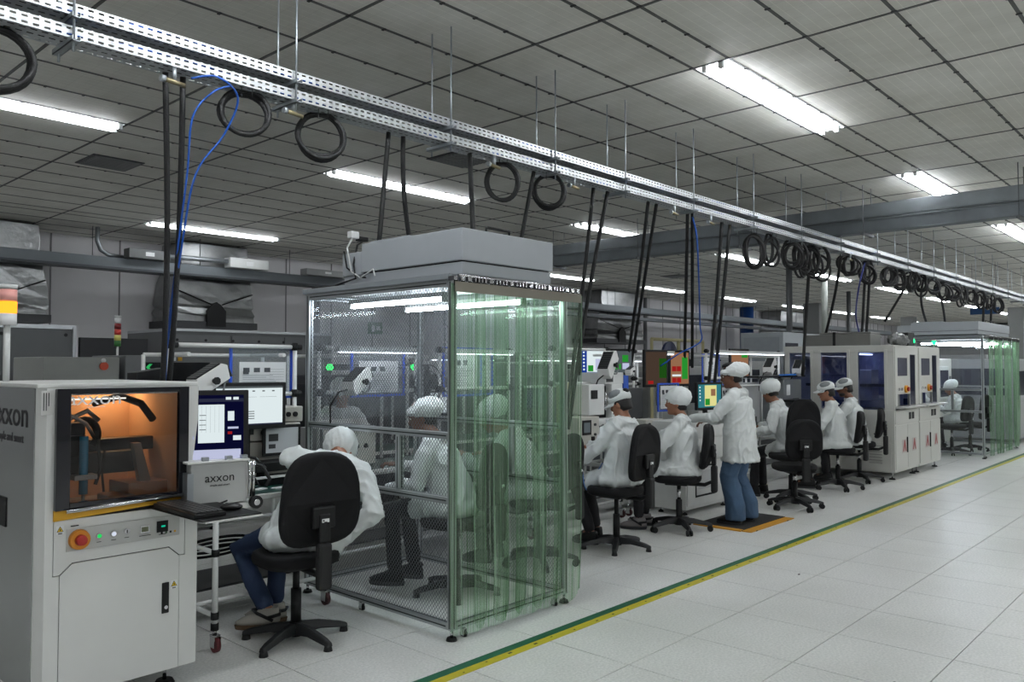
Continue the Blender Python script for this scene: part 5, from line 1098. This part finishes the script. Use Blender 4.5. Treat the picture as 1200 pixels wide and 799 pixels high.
rack('white pipe rack with light bar over the blowers at the right benches', 9.6, 11.8, 5.35, (1.8, 1.44), lightbar=True)
ionizer('white ionizing blower at the right benches, left of two', (10.85, 5.05, 1.6), .15, .6, 1.15); ionizer('white ionizing blower at the right benches, right of two', (11.75, 5.02, 1.58), .15, .6, 1.15)
t = thing('instrument_shelf', 'black shelf plank under the two blowers', 'shelf', (10.4, 5.0, 1.44)); box('plank', BLACK, t, (0, 0, 0), (1.55, .3, .025), .003); box('cover', mat((40, 120, 210), .5), t, (.75, -.01, .025), (1.2, .05, .045)); 
for x in (.03, 1.5): G().cyl((x, .2, -.61), (x, .2, 0), .014, n=8).build('leg', PIPE, t)
t = thing('steel_tester', 'grey steel tester box right of the bent-down worker', 'machine', (11.2, 5.0, .83)); box('casing', mat((140, 144, 146), .35, .5), t, (0, 0, 0), (.6, .4, .58), .006); box('panel_sheet', PAPER, t, (.08, -.004, .35), (.2, 0, .5)); box('panel', DKG, t, (.3, -.006, .1), (.5, 0, .3))
t = thing('black_tester', 'black open tester frame left of the man in glasses', 'machine', (11.05, 4.72, .803)); g = G()
for x in (0, .42):
    for y in (0, .25): g.box(x, x + .03, y, y + .03, 0, .32)
g.box(0, .45, 0, .28, .29, .32); g.box(0, .45, 0, .28, 0, .03); g.build('frame', BLACK, t); g = G(); g.tube([(.1, .1, .25), (.2, .05, .1), (.3, .1, .2), (.35, .12, .05)], .01, 6); g.build('cable', DKG, t)
o = G().cyl((0, -.05, 0), (0, .05, 0), .06, n=18).build('tape_roll', mat((190, 170, 90), .5)); o.location = (10.95, 5.0, .864); tag(o, 'yellowish tape roll on the bench beside the man in glasses', 'tape roll')
t = thing('bench_box', 'grey framed panel behind the bent-down worker', 'panel', (9.8, 5.1, .82)); box('panel', PGREY, t, (0, 0, 0), (.9, .04, .56), .01); g = G(); g.tube([(.05, -.02, .0), (.05, -.02, .52), (.85, -.02, .52), (.85, -.02, 0)], .014, 8); g.build('rim', PIPE, t)
# bent-down worker and chairs
chair('tall backed black swivel chair behind the empty one at the right benches', (9.4, 4.12), -.65, tall=.6, width=.46, casters=True, seat=.56)
chair('empty black swivel chair on casters beside the mat', (8.9, 3.86), -.8, tall=.46, width=.44, casters=True, seat=.5)
person('worker in white coat and round cap bent down left of the empty chair', (9.5, 4.2), 0, dict(pel=(.1, -.02, .64), neck=(-.02, .14, 1.16), head=(-.06, .2, 1.29), hrot=(-.2, -.4, 0), side=(.95, .1, 0), handL=(-.28, .3, .8), handR=(.2, .45, .84), seed=41, puff=(-.03, .05, (.125, .13, .105)), trouser=DARKT, w=1.05, fold=.011))
chair('black swivel chair on casters under the man in glasses', (10.68, 4.05), .2, tall=.42, width=.4, casters=True)
person('man with glasses in white coat and flat brim cap, seated left of the bearded man', (10.66, 4.03), .3, dict(pel=(.0, .0, .62), neck=(.0, .08, 1.13), head=(-.02, .14, 1.27), hrot=(.15, -.2, 0), handL=(-.16, .42, .86), handR=(.2, .5, .84), hat='brim', glasses=True, seed=45, trouser=DARKT, w=1.05, footL=(-.1, .35, .1)))
chair('black swivel chair on casters under the bearded man', (11.6, 4.1), .2, tall=.42, width=.4, casters=True)
person('bearded man in white coat and mesh cap, seated nearest the twin cabinets', (11.46, 4.1), .3, dict(pel=(.05, -.02, .62), neck=(.03, .06, 1.15), head=(.0, .13, 1.3), hrot=(.2, -.25, 0), handL=(-.16, .45, .86), handR=(.2, .5, .84), hat='brim', beard=True, seed=51, skin=SKIN2, trouser=DARKT))
# ================================================================== twin white cabinets
TW = mat((206, 206, 200), .42, var=.02); TWIN = film('cabinet_window', (.7, .74, .88), (.4, .42, .55), .06, 0, .03)
for n_, (xa, xb) in enumerate(((12.0, 13.07), (13.1, 14.2))):
    t = thing('test_cabinet', ('left one of the twin white test cabinets, its side windows facing the benches', 'right one of the twin white test cabinets, standing next to the farther booth')[n_], 'cabinet', (xa, 3.74, 0)); w_ = xb - xa; d = 1.62; Z = 1.9
    box('body', TW, t, (0, .012, .1), (w_, d, .98), .006); box('body_top', TW, t, (0, .012, Z - .1), (w_, d, Z), .006); box('back_panel', TW, t, (0, d - .02, .98), (w_, d, Z - .1))
    for x0_, x1_, y0_, y1_ in ((0, .05, .012, .14), (w_ - .05, w_, .012, .14), (0, .05, .5, .66), (0, .05, 1.04, 1.2), (0, .05, d - .1, d), (w_ - .05, w_, .5, d)): box('post', TW, t, (x0_, y0_, .98), (x1_, y1_, Z - .1))
    box('inner_panel', mat((130, 134, 168), .5), t, (w_ - .08, .2, .98), (w_ - .06, d - .05, Z - .1)); box('inner_unit', mat((190, 192, 205), .4), t, (.4, .45, .98), (.7, .8, 1.55), .01); box('inner_stage', mat((50, 70, 120), .5), t, (.2, .2, 1.0), (.8, 1.3, 1.1)); box('inner_fill_light', emis((220, 230, 255), 5), t, (.2, .6, Z - .13), (.9, .66, Z - .115)); box('inner_rail', STEELG, t, (.3, .2, 1.3), (.36, 1.4, 1.34))  # inner glowing strip is added to brighten the view through the windows
    if n_ == 0:
        for ya, yb in ((.14, .5), (.66, 1.04), (1.2, d - .1)):
            dr = box('side_door', TW, t, (-.012, ya - .04, 1.06), (0, ya, 1.84), .003); box('side_door', TW, t, (-.012, yb, 1.06), (0, yb + .04, 1.84), .003)
            box('window_pane', TWIN, t, (-.004, ya, .98), (.0, yb, Z - .1)); 
        for y_ in (.58, .62): box('door_pull', CHROME, t, (-.03, y_, 1.2), (-.012, y_ + .012, 1.36), .003)
        box('side_hatch', TW, t, (-.012, .14, .55), (0, .55, .92), .004); box('hatch_lock', BLACK, t, (-.018, .25, .63), (0, .29, .645))
        for k in range(7): box('louvre', mat((170, 170, 166), .5), t, (-.014, .18, .22 + k * .04), (0, .36, .237 + k * .04), .002)
        box('side_hatch', TW, t, (-.006, .06, .12), (0, .7, .52), .003)
    # front face
    box('front_door', TW, t, (.02, 0, .14), (w_ * .5, .014, .76), .003); box('front_door', TW, t, (w_ * .5 + .01, 0, .14), (w_ - .02, .014, .76), .003); box('front_drawer', TW, t, (.02, 0, .78), (w_ - .02, .014, .97), .003)
    box('work_shelf', mat((188, 188, 184), .4), t, (.06, -.12, 1.0), (w_ - .02, .1, 1.025), .004); 
    for px_, pz, pw, ph, mm in ((.13, 1.46, .38, .22, mat((96, 98, 108), .3)),): pass
    G().box(.02, .12, 0, .014, 1.03, Z - .02).build('front_panel', TW, t); G().box(.12, .56, 0, .014, 1.72, Z - .02).build('front_panel', TW, t); G().box(.12, .56, 0, .014, 1.2, 1.46).build('front_panel', TW, t); G().box(.56, .68, 0, .014, 1.2, Z - .02).build('front_panel', TW, t); G().box(.93, w_ - .02, 0, .014, 1.03, Z - .02).build('front_panel', TW, t); G().box(.68, .93, 0, .014, 1.77, Z - .02).build('front_panel', TW, t)
    box('screen', mat((88, 90, 104), .2), t, (.12, .004, 1.46), (.56, .01, 1.72)); box('sight_glass', TWIN, t, (.68, .006, 1.04), (.93, .01, 1.77)); box('recess_back', mat((150, 152, 150), .5), t, (.1, .12, 1.02), (.6, .14, 1.22)); box('bottle', BLACK, t, (.12, .02, 1.03), (.17, .06, 1.12)); box('guide_post', CHROME, t, (.58, -.02, 1.02), (.61, .0, 1.2))
    e_ = G().cyl((.46, 0, 1.27), (.46, -.03, 1.27), .055, n=18).build('emergency_stop', mat((214, 150, 40), .4), t); G().cyl((.46, -.03, 1.27), (.46, -.055, 1.27), .032, n=14).build('stop_button', RED, e_)
    for x_ in (.16, .28): G().cyl((x_, 0, 1.27), (x_, -.015, 1.27), .02, n=10).build('push_button', CHROME, t)
    for x_ in (.6, .74): box('socket', BLACK, t, (x_, -.006, .83), (x_ + .09, 0, .93))
    for xa_, sg in ((.27, 1), (.72, -1)):
        flat('printed_label', t, [(xa_, .36, xa_ + .2, .55, mat((196, 188, 184), .6))], -.001)
        G().prism([(xa_ + .04, .38), (xa_ + .1, .54), (xa_ + .13, .54), (xa_ + .19, .38), (xa_ + .15, .38), (xa_ + .115, .46), (xa_ + .08, .38)], 1, -.003, -.0015).build('red_mark', RED, t)
    box('door_handle', BLACK, t, (w_ * .5 - .05, -.015, .36), (w_ * .5 - .03, 0, .58)); feet(t, [(.08, .08), (w_ - .08, .08), (.08, d - .08), (w_ - .08, d - .08)], .1, .045)
    tower(('green lit beacon on top of the left twin cabinet', 'green lit beacon on top of the right twin cabinet')[n_], ((14.12, 3.8, 1.9) if n_ else (13.03, 3.8, 1.9)), .05, [(40, 255, 150)], 0)
t = thing('grey_casing', 'dark grey casing with black strap on top of the left twin cabinet', 'casing', (12.1, 4.1, 1.9)); box('casing', mat((110, 110, 106), .5), t, (0, 0, .0), (.45, .95, .17), .01); box('lid', mat((116, 116, 112), .5), t, (0.02, .0, .17), (.43, .75, .2), .01); box('strap', BLACK, t, (-.005, .5, 0), (.46, .54, .205))
o = FOIL; t = thing('foil_hose', 'crumpled foil covered hose beside the dark casing on the left twin cabinet', 'hose', (12.3, 3.8, 1.9)); g = G(); g.sph((0, .0, .09), (.18, .1, .09), 16, 10); g.sph((.25, .02, .08), (.16, .1, .08), 16, 10); me = remesh(g, .015, 1, .03, 4, freq=14); me.materials.append(FOIL); obj('foil', me, t); box('black_box', BLACK, t, (.45, -.02, 0), (.75, .12, .2), .01)
# ================================================================== farther booth
booth('farther clean booth with hanging green strips at the end of the line', 15.8, 18.4, 3.47, 5.0, kind='far', gridfilm=False)
fan_unit('grey fan filter unit on the roof of the farther booth', 15.72, 18.1, 3.52, 4.85, 2.16, .22)
booth_lamp('bright tube lamp under the roof of the farther booth, aisle side', (16.4, 4.1, 2.02), 1.1); booth_lamp('bright tube lamp under the roof of the farther booth, beyond the first', (17.5, 4.1, 2.02), 1.1)
t = thing('white_tester', 'white tester with a dark window inside the farther booth', 'machine', (17.0, 4.55, 0)); box('body', TW, t, (0, 0, .1), (1.1, .5, 1.75), .02); box('window_frame', WHITE, t, (.15, -.02, .95), (.85, 0, 1.6), .01); box('window_pane', mat((26, 28, 60), .1, coat=.6), t, (.22, -.024, 1.0), (.78, -.02, 1.52)); box('keypad', DKG, t, (.92, -.01, 1.2), (1.02, 0, 1.4)); feet(t, [(.1, .1), (1, .1), (.1, .4), (1, .4)], .1)
chair('black swivel chair inside the farther booth, left one', (16.25, 4.1), -.2, casters=True); chair('black swivel chair inside the farther booth, right one', (17.1, 4.0), -.2, casters=True)
person('worker in white coat bending at the left end inside the farther booth', (16.0, 4.45), .3, dict(pel=(0, 0, .64), neck=(0, .1, 1.14), head=(0, .16, 1.28), seed=61, trouser=DARKT)); person('worker in white coat seated at the right end inside the farther booth', (17.05, 4.12), .0, dict(pel=(0, 0, .64), neck=(0, .12, 1.05), head=(0, .2, 1.18), hrot=(0, -.5, 0), seed=66, trouser=DARKT))
bench('white workbench inside the farther booth', 15.9, 17.0, 4.55, 4.95, .85)
t = thing('far_machine', 'grey machine standing just beyond the farther booth', 'machine', (19.0, 3.6, 0)); box('body', PGREY, t, (0, 0, .1), (2.2, 1.6, 1.75), .02); box('side_window', mat((40, 44, 60), .15), t, (-.01, .2, 1.0), (0, 1.2, 1.55)); box('front_window', mat((40, 44, 60), .15), t, (.3, -.01, 1.0), (1.5, 0, 1.5)); box('door', mat((160, 162, 162), .5), t, (.2, -.012, .2), (1.9, 0, .85), .004); feet(t, [(.1, .1), (2.1, .1), (.1, 1.5), (2.1, 1.5)], .1)
# ================================================================== background
t = thing('grey_cabinet', 'dark grey sheet metal cabinet at the left below the far left duct', 'cabinet', (2.36, 9.0, 0)); box('body', mat((84, 86, 87), .4, .3), t, (0, 0, .1), (.7, 1.2, 1.98), .005); box('rim', ALU, t, (-.02, -.02, 1.98), (.73, 1.2, 2.02)); box('rim', ALU, t, (.7, -.03, .1), (.73, 0, 2.0)); box('rim', ALU, t, (-.03, -.03, .1), (0, 0, 2.0))
for x, z in ((.06, .2), (.64, .2), (.06, 1.92), (.64, 1.92)): G().cyl((x, -.005, z), (x, 0, z), .018, n=10).build('bolt', BLACK, t)
feet(t, [(.1, .1), (.6, .1), (.1, 1.1), (.6, 1.1)], .1)
t = thing('dark_partition', 'black low partition panel between the grey cabinets at the back left', 'partition', (3.14, 9.0, 0)); box('panel', mat((30, 32, 35), .6), t, (0, 0, .0), (.7, .06, 1.9), .004); box('foot', DKG, t, (0, -.2, 0), (.06, .26, .04))
t = thing('grey_cabinet', 'long grey cabinet row under the silver duct behind the left pipe rack', 'cabinet', (4.1, 9.0, 0)); box('body', mat((84, 86, 87), .4, .3), t, (0, 0, .1), (2.15, 1.2, 2.0), .005)
for k in range(3): box('door', mat((92, 94, 95), .4, .3), t, (.02 + .71 * k, -.012, .12), (.7 + .71 * k, 0, 1.96), .003)
for k in range(7): G().cyl((.06 + .34 * k, -.02, 1.9), (.06 + .34 * k, -.012, 1.9), .016, n=8).build('bolt', BLACK, t)
box('rim', ALU, t, (0, -.02, 2.0), (2.17, 1.2, 2.03)); feet(t, [(.1, .1), (2.0, .1), (.1, 1.1), (2.0, 1.1)], .1)
G().tube([(.12 + .02 * k, -.005, 1.75 + .03 * cos(k)) for k in range(7)], .006, 5).build('mark', mat((60, 70, 90), .6), t)
t = thing('inspection_machine', 'low light grey machine front with a red stop button behind the dispensing machine', 'machine', (2.33, 7.5, 0)); box('body', mat((150, 152, 148), .45), t, (0, 0, .1), (.62, .8, 1.68), .01)
e_ = G().cyl((.48, 0, 1.6), (.48, -.03, 1.6), .035, n=14).build('stop_button', mat((190, 70, 40), .4), t); G().cyl((.48, -.001, 1.65), (.48, -.01, 1.65), .02, n=14).build('badge', PAPER, t); feet(t, [(.1, .1), (.5, .1)], .1)
t = thing('inspection_machine', 'grey machine with a dark screen and small green arrow behind the dispensing machine', 'machine', (3.0, 7.5, 0)); box('body', mat((112, 114, 116), .45), t, (0, 0, .1), (1.0, .8, 1.7), .01); box('dark_window', mat((12, 13, 16), .15), t, (.14, -.008, 1.3), (.8, 0, 1.635)); box('nameplate', PAPER, t, (.36, -.008, 1.65), (.46, 0, 1.685)); box('nameplate', YEL, t, (.48, -.008, 1.65), (.52, 0, 1.685)); feet(t, [(.1, .1), (.9, .1)], .1)
g = G().prism([(.18, 1.59), (.21, 1.62), (.24, 1.62), (.21, 1.59), (.24, 1.56), (.21, 1.56)], 1, -.01, -.008); g.build('arrow_mark', emis((60, 200, 110), .7), t)
tower('thin signal tower with red and amber caps behind the dispensing machine', (3.3, 8.45, 1.58), .22, [(60, 120, 60), (225, 215, 120), (200, 60, 50), (120, 20, 24), (225, 225, 225)]); 
t = thing('side_bench', 'dark bench carrying the thin signal tower', 'bench', (3.05, 8.32, 0)); box('top', DKG, t, (0, 0, 1.54), (.7, .5, 1.58)); 
for x in (.03, .62):
    for y in (.03, .42): box('leg', DKG, t, (x, y, 0), (x + .05, y + .05, 1.54))
# mid background line behind the racks
BGL = [(5.2, 7.4, 1.6, .9, 1.5, (70, 72, 76), 'dark grey machine behind the mesh side of the nearer booth'), (7.4, 7.6, 1.8, .9, 1.45, (100, 102, 102), 'light grey machine behind the curtain of the nearer booth'), (9.8, 7.8, 1.4, .8, 1.55, (70, 74, 80), 'dark machine behind the twin wide screens'), (11.8, 7.6, 2.2, .9, 1.6, (168, 170, 168), 'pale machine behind the portrait screens'),
       (14.6, 7.4, 1.8, .9, 1.7, (170, 172, 172), 'pale machine behind the right blowers'), (17.0, 7.6, 5.0, 1.0, 2.35, (160, 166, 170), 'long pale machine rising behind the twin cabinets'), (24.0, 5.2, 3.0, 1.4, 1.9, (150, 152, 152), 'grey machine in the distance beyond the farther booth'), (13.0, 11.5, 4.0, 1.2, 1.9, (120, 122, 122), 'grey cabinet row in front of the back wall'), (20.0, 12, 5.0, 1.2, 2.0, (130, 132, 132), 'farther grey cabinet row in front of the back wall'), (28.5, 10.5, 3.0, 1.2, 2.1, (110, 112, 112), 'boxy dark machine near the blue pipe')]
for k, (x, y, w_, d_, h, c, lab) in enumerate(BGL):
    t = thing('background_machine', lab, 'machine', (x, y, 0)); rr = random.Random(k); box('body', mat(c, .45), t, (0, 0, .1), (w_, d_, h), .015); box('plinth', DKG, t, (.05, .05, 0), (w_ - .05, d_ - .05, .1)); n_ = int(w_ / .75)
    for q in range(n_):
        xa = .05 + q * (w_ - .05) / n_; xb = xa + (w_ - .05) / n_ - .05; box('door', mat(tuple(min(255, v + 8) for v in c), .42), t, (xa, -.015, .15), (xb, 0, h * .5), .004)
        if rr.random() < .7: box('window_pane', mat((30, 34, 50), .15), t, (xa + .06, -.012, h * .58), (xb - .06, 0, h * .9), .003)
    box('side_cover', mat(tuple(max(0, v - 14) for v in c), .45), t, (-.012, .08, .2), (0, d_ - .08, h - .1), .004)
for k, x in enumerate((4.83, 5.95)):
    o = G().cyl((0, 0, 0), (0, -.03, 0), .035, n=12).build('indicator_lamp', emis((60, 255, 120), 2.5)); o.location = (x, 7.0, 1.59); tag(o, ('green indicator lamp seen through the mesh side, left one', 'green indicator lamp seen through the mesh side, right one')[k], 'lamp')
t = thing('indicator_rail', 'dark rail carrying the two green indicator lamps', 'rail', (4.6, 7.0, 0)); box('rail', DKG, t, (0, 0, 1.56), (1.6, .04, 1.62)); box('post', DKG, t, (0, 0, 0), (.04, .04, 1.56)); box('post', DKG, t, (1.56, 0, 0), (1.6, .04, 1.56))
for k, x in enumerate((5.6, 7.2, 8.6)):
    rack('pipe rack of the far side line, %s from the left' % ORD[k], x, x + 1.1, 6.5, (1.7, 1.35), lightbar=True); bench('bench of the far side line, %s from the left' % ORD[k], x, x + 1.25, 6.3, 6.9)
for k, (x, kd) in enumerate(((5.9, 'doc'), (7.6, 'off'), (9.0, 'doc'))): monitor('monitor on the far side line, %s from the left' % ORD[k], (x, 6.6, 1.2), 0, .4, .24, kd, 'desk', .8)
box_t = thing('wall_sign', 'small blue hanging sign far down the aisle', 'sign', (22.0, 4.5, 2.85)); box('plate', mat((40, 80, 130), .5), box_t, (0, -.02, 0), (.03, .6, .16)); 
for y_ in (.05, .55): G().cyl((.015, y_, .16), (.015, y_, 1.25), .006, n=6).build('wire', STEELG, box_t)

btube([(5.72, 4.42, .72), (5.7, 4.38, .55), (5.75, 4.36, .5), (5.8, 4.34, .62), (5.86, 4.3, .74)], 'blue wrist cord hanging below the hand of the man in a mesh cap', .005, mat((90, 130, 190), .4))
btube([(6.6, 4.75, .78), (6.66, 4.5, .66), (6.75, 4.3, .62), (6.86, 4.1, .66)], 'blue wrist cord crossing the coat of the round capped woman', .005, mat((90, 130, 190), .4))
for k, (x, y, w_, h, c, lab) in enumerate(((6.95, 5.0, .12, .16, (30, 32, 34), 'small black device right of the test press on the bench'), (8.2, 4.98, .34, .1, (20, 21, 22), 'low black box on the bench beside the round capped woman'), (8.15, 5.2, .5, .06, (222, 224, 224), 'white tray on the bench behind the low black box'),
        (9.25, 5.1, .5, .22, (205, 206, 204), 'white device on the bench below the alert screen'), (10.0, 4.98, .3, .12, (40, 42, 44), 'dark box on the bench right of the standing worker'))):
    t = thing('bench_device', lab, 'device', (x, y, .803)); box('casing', mat(c, .45), t, (0, 0, 0), (w_, .18, h), .006); box('front_plate', mat(tuple(max(0, v - 30) for v in c), .4), t, (.02, -.004, h * .2), (w_ - .02, 0, h * .8))
    for q in range(2): G().cyl((w_ * (.35 + .3 * q), -.004, h * .5), (w_ * (.35 + .3 * q), -.014, h * .5), min(.015, h * .2), n=10).build('button', GALV, t)
